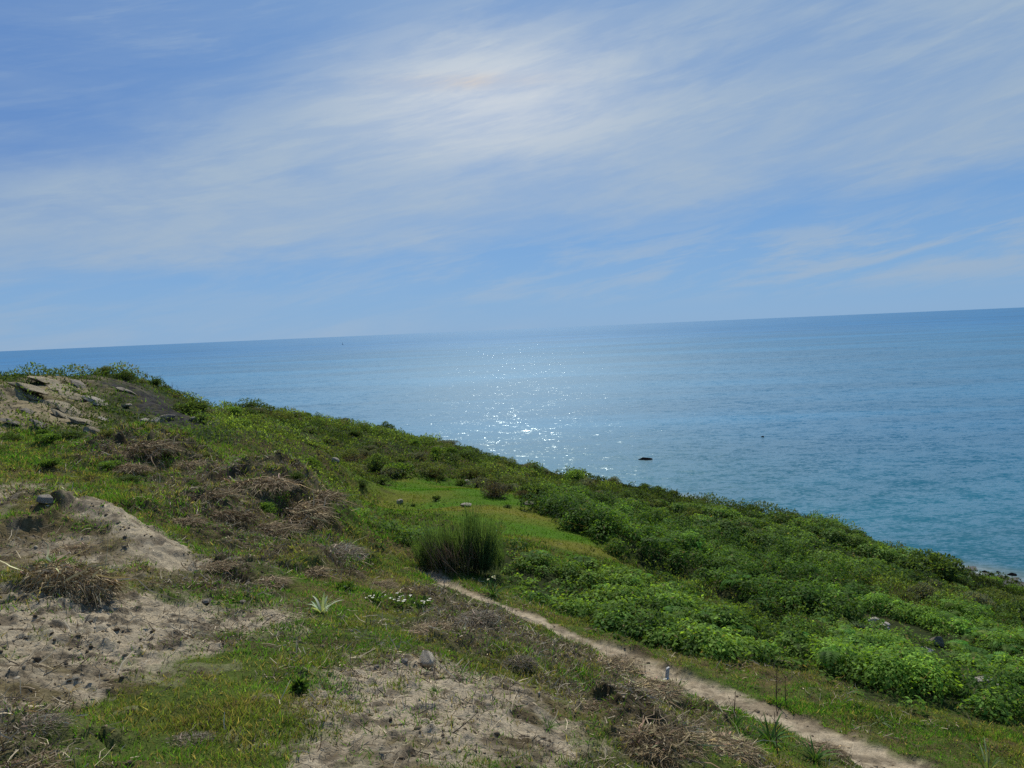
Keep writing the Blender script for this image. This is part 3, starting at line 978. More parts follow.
A = lambda x, y: x / np.maximum(y, 1)
scatter_shrubs(135, lambda x, y, z, e: (z['scrub'] > .4) & (y > 25) & (y < e + .6) & (A(x, y) > -.45) & (A(x, y) < .18), 'on the slope between meadow and skyline', (.6, 1.5), ('grey', 'dark', 'olive', 'dark', 'green', 'olive', 'grey'), 27, 54, .9)
scatter_shrubs(85, lambda x, y, z, e: (z['scrub'] + .35 * z['fern4'] > .4) & (y > 17) & (y < e + .6) & (A(x, y) >= .18), 'on the seaward slope right of the meadow', (.5, 1.2), ('dark', 'olive', 'grey', 'dark', 'olive', 'green'), 17, 48, .8)
scatter_shrubs(38, lambda x, y, z, e: (z['scrub'] > .3) & (y > 25) & (y < e + .6) & (A(x, y) < -.4) & (y > 33.5), 'on the rocky knoll', (.35, .8), ('dark', 'olive', 'grey', 'brown'), 23, 40, .8)
scatter_shrubs(26, lambda x, y, z, e: (z['grass'] > .3) & (y > 14) & (y < 28) & (A(x, y) < -.15), 'on the grassy slope below the knoll', (.3, .6), ('dark', 'green', 'olive'), 14, 28, .9)


# ------------------------------------------------------------------ the broom shrub by the path
def broom():
    p = hit(462, 577)
    p = np.array([p[0], p[1] + .45, 0]); p[2] = float(ground(p[:1], p[1:2])[0])
    root = bpy.data.objects.new('broom_shrub', None); COL.objects.link(root); root.location = p
    tag(root, 'big dark green broom shrub with thin upright stems at the bend of the path', 'shrub')
    s = Strips(); w = 1.5; h = 1.62
    # three neighbouring bushes grown together, uneven in height
    for k in range(46):
        bx, br, bh = ((-.52, .36, 1.08), (.06, .36, 1.72), (.5, .3, 1.32))[k % 3]
        a0 = random.random() * 6.283; q0 = math.sqrt(random.random())
        b0 = np.array([bx + math.cos(a0) * q0 * br, math.sin(a0) * q0 * .38, 0])
        hh = bh * (1.08 - .5 * q0 ** 2) * random.uniform(.5, 1.22)
        n = 105
        B = b0 + rng.normal(size=(n, 3)) * [.07, .07, 0] + np.stack([0 * np.ones(n), 0 * np.ones(n), rng.random(n) ** 1.2 * hh * .62], 1)
        B[:, 0] += B[:, 2] * b0[0] * .12; B[:, 1] += B[:, 2] * b0[1] * .12
        lean = np.array([b0[0] * .16, b0[1] * .16, 1]) + rng.normal(size=(n, 3)) * [.18, .18, 0]
        ll = np.maximum(.1, np.minimum((.3 + .3 * rng.random(n)) * h, hh * (.85 + .4 * rng.random(n) ** 2.5) - B[:, 2]))
        f = np.clip(B[:, 2] / hh + .35 * rng.random(n), 0, 1)[:, None]
        c = (np.array([.05, .078, .036]) * (1 - f) + np.array([.078, .15, .048]) * f) * np.exp(rng.normal(size=(n, 1)) * .3)
        s.add(B, lean, ll, .0065 + .005 * rng.random(n), bend=rng.normal(size=(n, 3)) * [.08, .08, 0], col=c * .8, tip=c * 1.3, K=3, prof='twig')
    s.build('stems', M_LEAF, root)
    d = Strips(); n = 600
    a = rng.random(n) * 6.283; q = .6 + .4 * np.sqrt(rng.random(n))
    B = np.stack([np.cos(a) * q * w * .44 - .1, np.sin(a) * q * w * .38, rng.random(n) * h * .35], 1)
    c = jit((.10, .078, .055), n, .35)
    d.add(B, np.stack([B[:, 0] * .35 - .1, B[:, 1] * .3, np.full(n, .8)], 1) + rng.normal(size=(n, 3)) * .2, .2 + .45 * rng.random(n), .007, col=c, K=3, prof='twig', wob=.04)
    d.build('dead_stems', M_DRY, root)


broom()


# ------------------------------------------------------------------ dead brush heaps
def heap_proto(n, w, d, h, cols, lie=.25, tw=.008):
    s = Strips()
    a = rng.random(n) * 6.283; q = np.sqrt(rng.random(n))
    x = np.cos(a) * q; y = np.sin(a) * q
    top = np.sqrt(np.clip(1 - q * q, 0, 1))
    P = np.stack([x * w / 2, y * d / 2, top * h * (.25 + .75 * rng.random(n) ** .6)], 1)
    D = np.stack([x * .9 + rng.normal(size=n) * .8, y * .5 + rng.normal(size=n) * .5, lie + rng.normal(size=n) * .35], 1)
    k = rng.random((n, 1))
    c = np.where(k < .36, np.array(cols[0]), np.where(k < .76, np.array(cols[1]), np.array(cols[2]))) * np.exp(rng.normal(size=(n, 1)) * .3)
    L = (.12 + .3 * rng.random(n)) * w * .55
    s.add(P, D, L, tw * (.5 + rng.random(n)), bend=np.stack([0 * x, 0 * x, -.35 - .4 * rng.random(n)], 1), col=c * .8, tip=c, K=4, prof='twig', wob=.035)
    nb = n // 70; i = rng.integers(0, n, nb)
    s.add(P[i] + [0, 0, .02], D[i] + rng.normal(size=(nb, 3)) * .3, .25 + .4 * rng.random(nb), tw * (2.2 + 2 * rng.random(nb)), bend=(0, 0, -.25), col=jit(cols[2], nb, .3), tip=np.array(cols[1]), K=5, prof='twig', wob=.05)
    l = Strips(); m = n // 6
    i = rng.integers(0, n, m)
    c = jit(cols[1], m, .35)
    l.add(P[i], rdir(m, .1), .05 + .09 * rng.random(m), .018 + .014 * rng.random(m), bend=(0, 0, -.4), col=c, tip=c * .8, K=4, prof='leaf', wob=.04)
    return s, l


BROWN = ((.065, .046, .025), (.165, .12, .066), (.36, .28, .16))
STRAWC = ((.085, .062, .034), (.25, .19, .105), (.46, .37, .22))
GREYC = ((.07, .056, .04), (.175, .145, .10), (.33, .28, .20))
HP = [heap_proto(2000, 1, .7, .27, BROWN, .25, .0055), heap_proto(2300, 1, .6, .27, STRAWC, .1, .0055), heap_proto(1700, 1, .8, .5, GREYC, .8, .0055), heap_proto(1900, 1, .6, .22, BROWN, .2, .0055)]
HP = [(a.mesh('brush_heap'), b.mesh('dead_leaves')) for a, b in HP]
for a, b in HP:
    a.materials.append(M_DRY); b.materials.append(M_DRY)


def heap(px, py, wpx, k, label, hz=1.0, name='brush_heap'):
    p = hit(px, py)
    sc = wpx / F_ * p[1]
    o = bpy.data.objects.new(name, HP[k][0]); COL.objects.link(o)
    c = bpy.data.objects.new('dead_leaves', HP[k][1]); COL.objects.link(c); c.parent = o
    o.location = p - [0, 0, .02]; o.rotation_euler = (0, 0, random.uniform(-.5, .5)); o.scale = (sc * random.uniform(.95, 1.25), sc * random.uniform(.8, 1.5), sc * hz * random.uniform(.6, .9))
    tag(o, label, 'brush heap')


for q in (
    (62, 588, 105, 1, 'large heap of long straw coloured stalks lying on the bank at far left', 1.1),
    (150, 452, 50, 0, 'dark brown heap of dead brush on the mound below the scree', 1.2),
    (190, 466, 34, 0, 'dark dead brush trailing down the right side of the mound', .9),
    (128, 470, 44, 3, 'flat dead brush on the left foot of the mound', .8),
    (262, 487, 62, 3, 'brown dead brush along the top of the brown bank', .9),
    (212, 497, 48, 0, 'dark dead brush at the left end of the brown bank', .8),
    (318, 500, 44, 0, 'dead brush at the right shoulder of the brown bank, nearest the meadow', 1.1),
    (295, 518, 74, 0, 'widest pile of dead brush in the middle of the brown bank', .9),
    (225, 522, 64, 3, 'dead brush pile under the left part of the brown bank', .9),
    (268, 532, 66, 0, 'dead brush pile at the foot of the brown bank', .7),
    (178, 524, 46, 3, 'low brown brush left of the brown bank, on green grass', .7),
    (338, 560, 50, 2, 'tangled grey brush heap on the edge above the path', .8),
    (308, 573, 40, 0, 'dark brush heap left of the tangled grey heap', .8),
    (262, 582, 46, 3, 'flat brown brush in the grass above the strap leaved plant', .6),
    (222, 565, 30, 0, 'small dark brush clump in grass right of the sandy bank', .7),
    (380, 586, 32, 0, 'dark brush clump just above the white flowers', .7),
    (520, 667, 36, 2, 'round grey brown dry tussock standing beside the bare sand', 1.1),
    (478, 622, 38, 2, 'grey brown dry tussock beside the upper path', .7),
    (430, 628, 40, 3, 'low brown dry clump above the pointed stone', .6),
    (612, 668, 60, 0, 'dark brush lying along the near side of the path', .5),
    (650, 690, 54, 1, 'straw coloured brush pile below the white stake', .6),
    (655, 748, 90, 0, 'big dark brush heap with hollow at the bottom of the slope', .9),
    (715, 748, 70, 1, 'pale dry brush left of the dark strap leaved clump', .6),
    (590, 705, 50, 3, 'brown brush patch at the right edge of the bare sand', .5),
    (185, 742, 46, 2, 'grey dead clump in the near grass at the lower left', .6),
    (30, 728, 70, 2, 'grey dead stalks in the lower left corner', .5),
    (25, 768, 70, 0, 'dark dead brush at the very bottom of the left corner', .6),
    (258, 700, 30, 2, 'small grey dead clump in grass left of the central sand', .6),
    (230, 645, 30, 3, 'small brown clump at the front edge of the left sand', .5),
    (70, 550, 50, 3, 'brown roots hanging under the lip of the sandy bank', .5),
    (820, 752, 50, 3, 'brown dry brush at the near edge of the path, lower right', .6),
):
    heap(*q[:4], q[4], q[5])


# ------------------------------------------------------------------ strap leaved plants
def strap_plant(px, py, hpx, nl, c1, c2, label, spread=.55, droop=.6, width=.035, flowers=None, name='strap_leaved_plant'):
    p = hit(px, py)
    sc = hpx / F_ * p[1] * .78; nl = int(nl * 1.4)
    root = bpy.data.objects.new(name, None); COL.objects.link(root); root.location = p
    tag(root, label, 'plant')
    for k in range(nl):
        s = Strips()
        a = k * 2.4 + random.random() * .6
        sp = spread * random.uniform(.35, 1.2)
        D = (math.cos(a) * sp, math.sin(a) * sp, 1)
        c = jit(random.choice((c1, c2)), 1, .18, .05)
        s.add([(math.cos(a) * .04 * sc, math.sin(a) * .04 * sc, -.02)], [D], sc * random.uniform(.6, 1.4), sc * width * 1.6 * random.uniform(.7, 1.2),
              bend=[(math.cos(a) * sp * .4, math.sin(a) * sp * .4, -droop * random.uniform(.4, 1.1))], S=[(-math.sin(a), math.cos(a), .2)], col=c * .8, tip=c * 1.1, K=9, prof='strap')
        s.build('leaf', M_GLOSS, root)
    if flowers:
        for k in range(flowers):
            s = Strips(); a = random.random() * 6.283
            b = np.array([math.cos(a) * .25 * sc, math.sin(a) * .25 * sc, sc * random.uniform(.8, 1.05)])
            s.add(np.repeat(b[None], 6, 0), rdir(6, .4), .09 * sc, .05 * sc, col=(.75, .72, .45), K=3, prof='leaf')
            s.build('flower', M_PETAL, root)
    return root


PALE = ((.20, .26, .13), (.28, .32, .2)); DK = ((.04, .085, .02), (.075, .14, .035)); MID = ((.06, .13, .022), (.10, .19, .035))
strap_plant(322, 613, 34, 11, (.34, .40, .25), (.42, .46, .33), 'pale green plant with arching strap leaves at the tip of the left sand', .5, .55, .07)
strap_plant(493, 595, 22, 18, *DK, 'dark strap leaved plant with cream blooms at the foot of the broom', .8, .6, .05, 4)
strap_plant(600, 612, 17, 14, *PALE, 'pale edged strap leaved plant on the far side of the path', .9, .8, .05)
strap_plant(545, 605, 20, 16, *MID, 'grassy green tuft between broom and pale edged plant', .6, .5, .03)
strap_plant(676, 694, 24, 16, *MID, 'bright green upright tuft right beside the white stake', .45, .4, .06)
strap_plant(770, 742, 44, 22, *DK, 'dark glossy strap leaved clump at the near edge of the path', .8, .6, .05)
strap_plant(735, 728, 26, 14, *MID, 'mid green strap leaved tuft left of the dark glossy clump', .7, .5, .05)
strap_plant(815, 760, 34, 18, *DK, 'dark strap leaved clump lowest along the path edge', .85, .6, .045)
strap_plant(988, 772, 46, 9, (.09, .14, .04), (.2, .24, .13), 'tall strap leaved plant in the bottom right corner', .5, .5, .04)
strap_plant(880, 722, 20, 9, (.08, .13, .04), (.16, .2, .1), 'strap leaved plant with flopped leaves on the grass verge beyond the path', 1.3, 1.0, .06)
strap_plant(850, 692, 18, 10, *MID, 'strap leaved plant tucked under the near edge of the ferns', 1.2, .9, .06)
strap_plant(435, 693, 20, 26, *MID, 'green grass tuft growing out of the central bare sand', .7, .6, .03, name='grass_tuft')
strap_plant(548, 728, 22, 26, *MID, 'bright green grass tuft at the right edge of the central sand', .8, .6, .03, name='grass_tuft')
strap_plant(70, 690, 20, 10, (.3, .2, .07), (.36, .27, .12), 'straw yellow dry tuft at the front edge of the left sand', .9, .8, .035, name='dry_tuft')
strap_plant(18, 712, 26, 8, (.3, .2, .07), (.3, .25, .16), 'straw yellow dry tuft in the lower left corner', .9, .8, .03, name='dry_tuft')
strap_plant(664, 768, 20, 5, (.16, .09, .04), (.22, .15, .08), 'orange brown dead tuft in front of the big dark brush heap', .4, .3, .09, name='dry_tuft')
strap_plant(88, 428, 8, 14, (.05, .1, .03), (.09, .15, .06), 'dark green leafy rosette under the lowest rock slab', 1.2, .7, .08)
strap_plant(20, 440, 9, 14, (.05, .1, .03), (.09, .15, .06), 'dark green leafy rosette at the left edge below the rocks', 1.2, .7, .08)


# bare stalks
def stalk(px, py, hpx, nb, label):
    p = hit(px, py); h = hpx / F_ * p[1]
    root = bpy.data.objects.new('dry_stalk', None); COL.objects.link(root); root.location = p
    tag(root, label, 'stalk')
    s = Strips()
    for q in ((1, 0, 0), (0, 1, 0)):
        s.add([(0, 0, -.03)], [(random.uniform(-.1, .1), 0, 1)], h, .014, S=[q], col=(.05, .038, .03), K=5, prof='twig')
    s.build('stem', M_DRY, root)
    for k in range(nb):
        b = Strips(); t = random.uniform(.25, .95)
        b.add([(0, 0, h * t)], [(random.uniform(-1, 1), random.uniform(-.6, .6), random.uniform(.6, 1.6))], h * random.uniform(.2, .45), .008, col=(.06, .045, .035), K=4, prof='twig', wob=.05)
        b.build('branch', M_DRY, root)


stalk(776, 705, 40, 9, 'thin bare branching stalk on the grass beyond the path')
stalk(786, 707, 34, 7, 'thin bare stalk just right of its taller twin beyond the path')
stalk(734, 715, 28, 2, 'short dark dead stalk standing at the near path edge')
stalk(645, 672, 16, 4, 'small dark twiggy stalk on the path edge left of the white stake')
stalk(778, 757, 52, 6, 'leaning bare stalk among the dark strap leaved clump')
stalk(1000, 690, 30, 5, 'slender stalk rising from the ferns at far right')
for i, (px, py) in enumerate(((172, 386), (178, 388), (186, 397), (148, 376), (160, 380))):
    stalk(px, py, 11, 4, 'thin dry flower stalk in the row on the knoll skyline, ' + ('third from the left', 'second from the right', 'rightmost', 'leftmost', 'second from the left')[i])


# white stake
def stake():
    p = hit(666, 689)
    root = bpy.data.objects.new('white_stake', None); COL.objects.link(root); root.location = p
    root.rotation_euler = (R(4), R(5), .3)
    tag(root, 'short weathered white wooden stake at the near edge of the path', 'stake')
    m = plain('white_paint', (.42, .41, .38)); m2 = plain('pale_board', (.38, .38, .36))
    for nm, sx, sy, sz, oz, ox, mm in (('post', .035, .03, .27, .1, 0, m), ('foot_board', .11, .03, .16, .05, -.05, m2)):
        bm = bmesh.new(); bmesh.ops.create_cube(bm, size=1)
        bmesh.ops.scale(bm, vec=(sx, sy, sz), verts=bm.verts)
        for v in bm.verts:
            if v.co.z > 0: v.co.z += .02 * (v.co.x / sx)
        bmesh.ops.bevel(bm, geom=bm.edges[:], offset=.005, segments=2, affect='EDGES')
        bmesh.ops.translate(bm, vec=(ox, -.037 if ox else 0, oz), verts=bm.verts)
        me = bpy.data.meshes.new(nm); bm.to_mesh(me); bm.free(); me.materials.append(mm)
        o = bpy.data.objects.new(nm, me); COL.objects.link(o); o.parent = root


stake()


# white flowers
def flowers(px, py, wpx, nf, label, c=(.6, .57, .47)):
    p = hit(px, py); w = wpx / F_ * p[1]
    root = bpy.data.objects.new('flowering_plant', None); COL.objects.link(root); root.location = p
    tag(root, label, 'plant')
    f = Strips(); n = 130
    a = rng.random(n) * 6.283; q = np.sqrt(rng.random(n)) * w / 2
    P = np.stack([np.cos(a) * q, np.sin(a) * q, rng.random(n) * .06], 1)
    cc = jit((.06, .11, .025), n)
    f.add(P, rdir(n, .8), .06, .022, col=cc, K=3)
    f.build('foliage', M_LEAF, root)
    for i in range(nf):
        s = Strips()
        a = random.random() * 6.283; r = math.sqrt(random.random()) * w / 2
        b = np.array([math.cos(a) * r, math.sin(a) * r, random.uniform(.02, .1)])
        k = 9; an = np.arange(k) * 6.283 / k
        s.add(np.repeat(b[None], k, 0), np.stack([np.cos(an), np.sin(an), np.full(k, .35)], 1), .024, .013, S=np.stack([-np.sin(an), np.cos(an), 0 * an], 1), col=c, K=3)
        s.build('bloom', M_PETAL, root)


flowers(398, 604, 34, 12, 'low plant with a sheet of white blooms above the upper path')
flowers(420, 606, 24, 8, 'low plant with scattered cream blooms right of the white sheet')
flowers(375, 602, 20, 9, 'small plant with white blooms left of the white sheet')
flowers(345, 590, 16, 4, 'small plant with a few white blooms below the tangled brush heap')
flowers(300, 693, 8, 1, 'single yellow bloom in the near grass left of the central sand', (.7, .55, .03))


# ------------------------------------------------------------------ stones and rocks
def rock_mesh(seed, cuts=9, rough=.08, sub=4):
    r = np.random.default_rng(seed)
    bm = bmesh.new(); bmesh.ops.create_icosphere(bm, subdivisions=sub, radius=1)
    V = np.array([v.co[:] for v in bm.verts])
    for _ in range(cuts):
        nrm = norm(r.normal(size=(1, 3)))[0]; d = r.uniform(.45, .8)
        V = V - np.maximum(0, V @ nrm - d)[:, None] * nrm
    V = V + norm(V) * (rough * fbm(V[:, 0] * 2 + V[:, 2], V[:, 1] * 2 - V[:, 2], .7, 4, seed % 5))[:, None]
    for v, c in zip(bm.verts, V): v.co = c
    for f in bm.faces: f.smooth = True
    me = bpy.data.meshes.new('stone'); bm.to_mesh(me); bm.free()
    return me


def rock(px, py, wpx, sy, sz, m, label, seed, name='stone', rot=(0, 0, 0), sink=.25, group=None, Y=None, cat='stone'):
    p = hit(px, py) if Y is None else np.array(at(px, py, Y))
    w = wpx / F_ * p[1] / 2 * 1.25
    me = rock_mesh(seed, 9, .22 if name == 'rock_slab' else .08); me.materials.append(m)
    o = bpy.data.objects.new(name, me); COL.objects.link(o)
    o.location = p + [0, 0, w * sz * (1 - 2 * sink)]; o.scale = (w, w * sy, w * sz); o.rotation_euler = [R(a) for a in rot]
    tag(o, label, cat, group)
    return o


def cone_stone(px, py, hpx, wpx):
    p = hit(px, py); h = hpx / F_ * p[1]; w = wpx / F_ * p[1]
    me = rock_mesh(77, 7, .06)
    for v in me.vertices:
        t = (v.co.z + 1) / 2
        k = 1.25 * (1 - .86 * t)
        v.co.x *= k; v.co.y *= k
    me.materials.append(M_PALE)
    o = bpy.data.objects.new('stone', me); COL.objects.link(o)
    o.location = p + [0, 0, h * .3]; o.scale = (w * .66, w * .9, h * .6); o.rotation_euler = (R(-40), R(4), .3)
    tag(o, 'pale pointed stone standing up at the top of the central bare sand', 'stone')


cone_stone(428, 667, 24, 24)
for q in (
    (47, 503, 15, .8, .7, M_STONE, 'pale squarish block on the upper left sand patch', 3),
    (399, 503, 7, .8, .7, M_STONE, 'small white stone on the left half of the meadow', 4),
    (466, 507, 12, .9, .35, M_STONE, 'flat pale slab on the meadow behind the broom', 5),
    (528, 505, 11, .8, .45, M_GREY_ROCK, 'pale boulder at the right corner of the meadow top', 6),
    (334, 464, 9, .8, .7, M_STONE, 'pale boulder on the slope left of the meadow', 7),
    (467, 484, 6, .8, .8, M_STONE, 'little pale stone beside the dark shrub at the meadow top', 8),
    (220, 412, 15, .8, .3, M_STONE, 'flat pale slab at the saddle right of the knoll', 9),
    (126, 407, 12, .7, .3, M_STONE, 'thin pale slab above the grey scree', 10),
    (156, 423, 13, .8, .55, M_STONE, 'pale boulder at the lower left end of the scree', 11),
    (168, 420, 15, .7, .4, M_GREY_ROCK, 'dark flat boulder at the lower edge of the scree', 12),
    (196, 421, 12, .8, .5, M_STONE, 'pale boulder at the lower right end of the scree', 13),
    (146, 422, 9, .8, .5, M_STONE, 'small pale stone leftmost along the foot of the scree', 14),
    (87, 432, 9, .8, .6, M_STONE, 'small pale stone in the green at the foot of the rocks', 15),
    (206, 603, 9, .8, .6, M_STONE, 'pale stone at the back edge of the left sand', 16),
    (243, 604, 7, .8, .6, M_STONE, 'small pale stone near the tip of the left sand', 17),
    (405, 662, 8, .9, .6, M_STONE, 'small pale stone left of the pointed stone', 18),
    (376, 668, 6, .9, .6, M_STONE, 'tiny pale stone farther left of the pointed stone', 19),
    (872, 622, 13, .8, .42, M_RUBBLE, 'pinkish pale rubble block at the top of the fern thicket, left one', 20),
    (884, 626, 10, .8, .42, M_RUBBLE, 'pinkish pale rubble block at the top of the fern thicket, right one', 21),
    (925, 652, 13, .8, .42, M_RUBBLE, 'tan rock poking out in the middle of the ferns', 22),
    (936, 646, 14, .9, .8, M_GREY_ROCK, 'rounded grey rock behind the tan rock in the ferns', 23),
    (927, 668, 10, .8, .42, M_RUBBLE, 'white rock in the ferns below the tan rock', 24),
    (946, 669, 11, .8, .42, M_RUBBLE, 'white flat rock right of the white rock in the ferns', 25),
    (958, 676, 6, .8, .42, M_RUBBLE, 'small white rock at the right end of the pair in the ferns', 26),
    (984, 683, 20, .6, .42, M_RUBBLE, 'long pale slab tilted in the ferns at the right', 27),
):
    rock(*q)
for i in range(22):
    cx, cy = random.choice(((876, 624), (884, 628), (868, 630), (926, 658), (934, 665), (948, 672), (960, 680), (985, 686)))
    rock(cx + random.gauss(0, 7), cy + random.gauss(0, 2.5), random.uniform(3, 7.5), .8, .5, M_RUBBLE, 'small pale rubble piece scattered among the ferns on the right', 100 + i, group='rubble pieces in the ferns')
# outcrop slabs on the knoll: tilted sandstone beds
for i, (px, py, w, m, lab) in enumerate((
    (30, 392, 34, M_SAND_ROCK, 'tan slab at the left of the outcrop, second row'), (64, 392, 30, M_SAND_ROCK, 'long tan slab at the top of the outcrop'),
    (72, 398, 26, M_SAND_ROCK, 'yellowish slab with a shadowed edge in the upper outcrop'), (94, 402, 22, M_STONE, 'pale rounded block right of the yellowish slab'),
    (55, 406, 26, M_SAND_ROCK, 'tan slab in the middle of the outcrop'), (68, 412, 28, M_SAND_ROCK, 'tilted tan slab below the middle of the outcrop'),
    (62, 418, 22, M_SAND_ROCK, 'narrow slab low in the outcrop'), (82, 424, 24, M_SAND_ROCK, 'broad tan slab at the lower right of the outcrop'),
    (98, 433, 20, M_SAND_ROCK, 'lowest tan slab at the foot of the outcrop'), (34, 400, 18, M_SAND_ROCK, 'small tan slab beside grass in the outcrop'),
    (14, 424, 20, M_GREY_ROCK, 'grey ledge at the left edge under the outcrop'), (38, 425, 18, M_GREY_ROCK, 'dark grey ledge block beneath the outcrop'),
    (28, 413, 20, M_GREY_ROCK, 'grey weathered slab on the left of the outcrop'), (106, 421, 12, M_STONE, 'pale stone on the right foot of the outcrop'),
    (45, 383, 26, M_SAND_ROCK, 'flat bed of rock along the crest of the knoll'), (128, 393, 18, M_GREY_ROCK, 'dark jutting rock right of the crest'),
    (80, 386, 20, M_GREY_ROCK, 'grey rock under the crest, beside brown grass'))):
    rock(px, py, w * 1.0, .8, .2, m, lab, 40 + i, 'rock_slab', (random.uniform(-4, 6), random.uniform(18, 34), random.uniform(-15, 25)), .2, cat='rock')

# rocks in the sea and at the waterline
def sea_rock(px, py, wpx, sy, sz, label, seed):
    d = ray(px, py); Y = -EYE / d[2]
    w = wpx / F_ * Y / 2 * 1.3
    me = rock_mesh(seed); me.materials.append(M_WET)
    o = bpy.data.objects.new('sea_rock', me); COL.objects.link(o)
    o.location = (d[0] * Y, Y, .05 * w); o.scale = (w, w * sy, w * sz)
    tag(o, label, 'rock')


sea_rock(645, 459.5, 12, .9, .2, 'dark low rock breaking the sea surface off the slope', 61)
sea_rock(1012, 575, 7, .8, .5, 'small dark rock in the shallows at the beach, far right', 62)
sea_rock(763, 437, 3, .8, .5, 'tiny dark rock awash farther out to the right', 63)
for i, (px, py, w) in enumerate(((985, 572, 5), (992, 575, 6), (1000, 579, 5), (1006, 577, 4), (1016, 582, 5), (998, 572, 4))):
    sea_rock(px, py, w, .8, .5, 'dark shore rock on the pebble beach below the slope', 64 + i)
    COL.objects[-1]['group'] = 'shore rocks on the beach'

# a far sailing boat
def boat():
    d = ray(342.5, 340); Y = 3600; x = d[0] * Y / 1.0
    root = bpy.data.objects.new('sailing_boat', None); COL.objects.link(root); root.location = (x, Y, 0); root.scale = (.55, .55, .55)
    tag(root, 'tiny distant sailing boat on the horizon at the left', 'boat')
    mh = plain('boat_hull', (.16, .2, .25)); ms = plain('boat_sail', (.25, .32, .4))
    def o(nm, V, Fc, m):
        me = bpy.data.meshes.new(nm); me.from_pydata(V, [], Fc); me.materials.append(m)
        b = bpy.data.objects.new(nm, me); COL.objects.link(b); b.parent = root
    o('hull', [(-7, -1.6, 2), (7.5, 0, 2.4), (-7, 1.6, 2), (-6, -1, -.5), (6, 0, -.5), (-6, 1, -.5)], [(0, 1, 2), (0, 3, 4, 1), (2, 1, 4, 5), (0, 2, 5, 3), (3, 5, 4)], mh)
    o('mast', [(-.2, -.2, 2), (.2, -.2, 2), (.2, .2, 2), (-.2, .2, 2), (-.1, -.1, 24), (.1, -.1, 24), (.1, .1, 24), (-.1, .1, 24)],
      [(0, 1, 5, 4), (1, 2, 6, 5), (2, 3, 7, 6), (3, 0, 4, 7), (4, 5, 6, 7)], mh)
    o('sail', [(-.4, 0, 4), (-6.5, .6, 4.2), (-3.8, .7, 12), (-.4, 0, 23)], [(0, 1, 2, 3)], ms)


boat()

# ------------------------------------------------------------------ light and sky
sun_d = bpy.data.lights.new('sun', 'SUN'); sun_d.energy = 5.0; sun_d.angle = R(.6); sun_d.color = (1, .95, .84)
sun = bpy.data.objects.new('sun', sun_d); COL.objects.link(sun)
sd = Vector((math.sin(R(SUN_AZ)) * math.cos(R(SUN_EL)), math.cos(R(SUN_AZ)) * math.cos(R(SUN_EL)), math.sin(R(SUN_EL))))
sun.rotation_euler = sd.to_track_quat('Z', 'Y').to_euler(); sun.location = (0, 0, 90)

world = bpy.data.worlds.new('World'); SC.world = world; world.use_nodes = True
nt = world.node_tree; nt.nodes.clear(); g = N(nt)
out = g.n('ShaderNodeOutputWorld'); bg = g.n('ShaderNodeBackground'); bg.inputs['Strength'].default_value = .1
sk_ = g.n('ShaderNodeTexSky', sky_type='NISHITA'); sk_.sun_disc = False
sk_.sun_elevation = R(SUN_EL); sk_.sun_rotation = R(SUN_AZ); sk_.altitude = 50
sk_.air_density = 1.0; sk_.dust_density = .6; sk_.ozone_density = 2.2
dirv = g.n('ShaderNodeTexCoord').outputs['Generated']
sp = g.n('ShaderNodeSeparateXYZ'); g.l(dirv, sp.inputs[0])
X, Y, Z = sp.outputs
azm = g.math('ARCTAN2', X, Y)
zc = g.math('ADD', g.math('MAXIMUM', Z, 0.0), .10)
u = g.math('DIVIDE', X, zc); v = g.math('DIVIDE', Y, zc)
cb = g.n('ShaderNodeCombineXYZ'); g.l(u, cb.inputs[0]); g.l(v, cb.inputs[1])
# long cirrus bands, rising gently to the right
el = g.math('ARCSINE', Z)


def stretched(su, sv, tilt, loc=(0, 0, 0)):
    c = g.n('ShaderNodeCombineXYZ'); g.l(g.math('MULTIPLY', azm, su), c.inputs[0])
    g.l(g.math('MULTIPLY', g.math('MULTIPLY_ADD', azm, -tilt, el), sv), c.inputs[1])
    m = g.n('ShaderNodeMapping'); g.l(c.outputs[0], m.inputs[0]); m.inputs['Location'].default_value = loc
    return m.outputs[0]


s1 = g.noise(stretched(2.6, 9, .10, (1.7, .4, 2.2)), 1, 6, .6, .5)
s2 = g.noise(stretched(1.6, 5, .16, (4.6, 2.3, .6)), 1, 3, .5, .4)
s3 = g.noise(stretched(5.5, 34, .17, (.3, 5.0, 1.1)), 1, 7, .65, .35)
s4 = g.noise(stretched(9, 80, .24, (2.3, 1.0, 7.1)), 1, 5, .65, .3)
edge = g.math('MULTIPLY_ADD', azm, .066, .106)                       # lower edge of the cloud deck
low = g.mapr(g.math('ADD', g.math('SUBTRACT', el, edge), g.math('ADD', g.math('MULTIPLY_ADD', s1, .05, -.025), g.math('MULTIPLY_ADD', s3, .06, -.03))), -.02, .036)
top = g.mapr(azm, -.66, -.02, .125, .33, False)
hi = g.mapr(g.math('ADD', g.math('SUBTRACT', el, top), g.math('MULTIPLY_ADD', s2, .34, -.17)), -.05, .085, 1.0, .36)
den = g.math('MULTIPLY', g.math('MULTIPLY', low, hi), g.mapr(s1, .32, .6, .62, 1.0))
den = g.math('MULTIPLY', den, g.mapr(s3, .36, .6, .8, 1.05))
faint = g.math('MULTIPLY', g.math('MULTIPLY', g.mapr(s2, .40, .62), g.mapr(s3, .36, .62, .2, 1.0)), .6)
den = g.math('MAXIMUM', den, faint)
den = g.math('ADD', den, g.math('MULTIPLY', g.math('MULTIPLY', g.mapr(s4, .48, .75), g.mapr(el, .1, .2)), .12))
lowv = g.math('MULTIPLY', g.mapr(el, .012, .05), g.mapr(el, .15, .08))
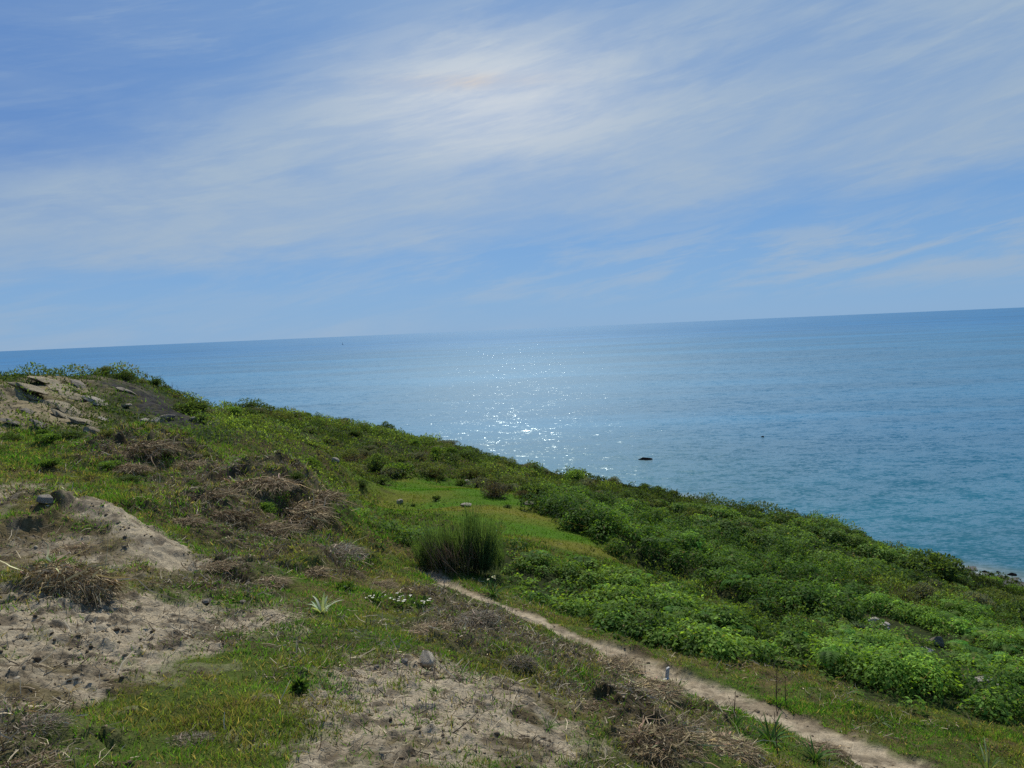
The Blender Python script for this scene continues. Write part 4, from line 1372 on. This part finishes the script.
den = g.math('MAXIMUM', den, g.math('MULTIPLY', g.math('MULTIPLY', lowv, g.mapr(s3, .40, .64)), g.mapr(azm, -.35, .45, .34, .88, False)))
den = g.math('MULTIPLY', den, .95)
# thin cloud in the sun's aureole glows
cs = g.vmath('DOT_PRODUCT', dirv, (-.03, .955, .294))
gl2 = g.math('POWER', g.math('MAXIMUM', cs, 0.0), 5.0)


def blob(a0, e0, sa, se):
    a = g.math('DIVIDE', g.math('SUBTRACT', azm, a0), sa); e = g.math('DIVIDE', g.math('SUBTRACT', el, e0), se)
    q = g.math('ADD', g.math('MULTIPLY', a, a), g.math('MULTIPLY', e, e))
    return g.math('EXPONENT', g.math('MULTIPLY', q, -1.0))


gl = blob(-.01, .285, .17, .075)
iri = g.math('MULTIPLY', blob(-.045, .303, .09, .008), g.mapr(s3, .35, .6, .3, 1.0))
den = g.math('MAXIMUM', den, g.math('MULTIPLY', gl, g.mapr(s3, .3, .6, .65, .95)), clamp=True)
cc = g.mix(gl2, (3.15, 4.3, 5.75), (3.75, 4.85, 6.2))
cc = g.mix(g.math('MULTIPLY', gl, .8), cc, (6.7, 7.1, 7.5))
cc = g.mix(g.math('MULTIPLY', iri, .8), cc, (6.4, 5.9, 5.6))
ramp = g.mix(g.mapr(el, -.02, .33, 0, 1, False), (2.3, 4.15, 6.7), (.62, 2.2, 5.3))
ramp = g.mix(g.math('MULTIPLY', gl2, .3), ramp, (2.2, 3.8, 6.6))
ramp = g.mix(g.math('MULTIPLY', g.math('MULTIPLY', g.mapr(azm, -.1, -.62), g.mapr(el, .07, .2)), .75), ramp, (.5, 1.75, 5.0))
ramp = g.mix(g.mapr(g.math('ABSOLUTE', el), .0, .03, .35, 0), ramp, (2.7, 4.3, 6.6))
sky = g.mix(.85, g.mix(1.0, sk_.outputs[0], (.5, .75, 1.1), 'MULTIPLY'), ramp)
g.l(g.mix(den, sky, cc), bg.inputs['Color'])
g.l(bg.outputs[0], out.inputs[0])

SC.view_settings.view_transform = 'Standard'; SC.view_settings.look = 'None'; SC.view_settings.exposure = 0
SC.cycles.use_denoising = False
SC.cycles.max_bounces = 6; SC.cycles.diffuse_bounces = 3; SC.cycles.glossy_bounces = 2; SC.cycles.transmission_bounces = 3
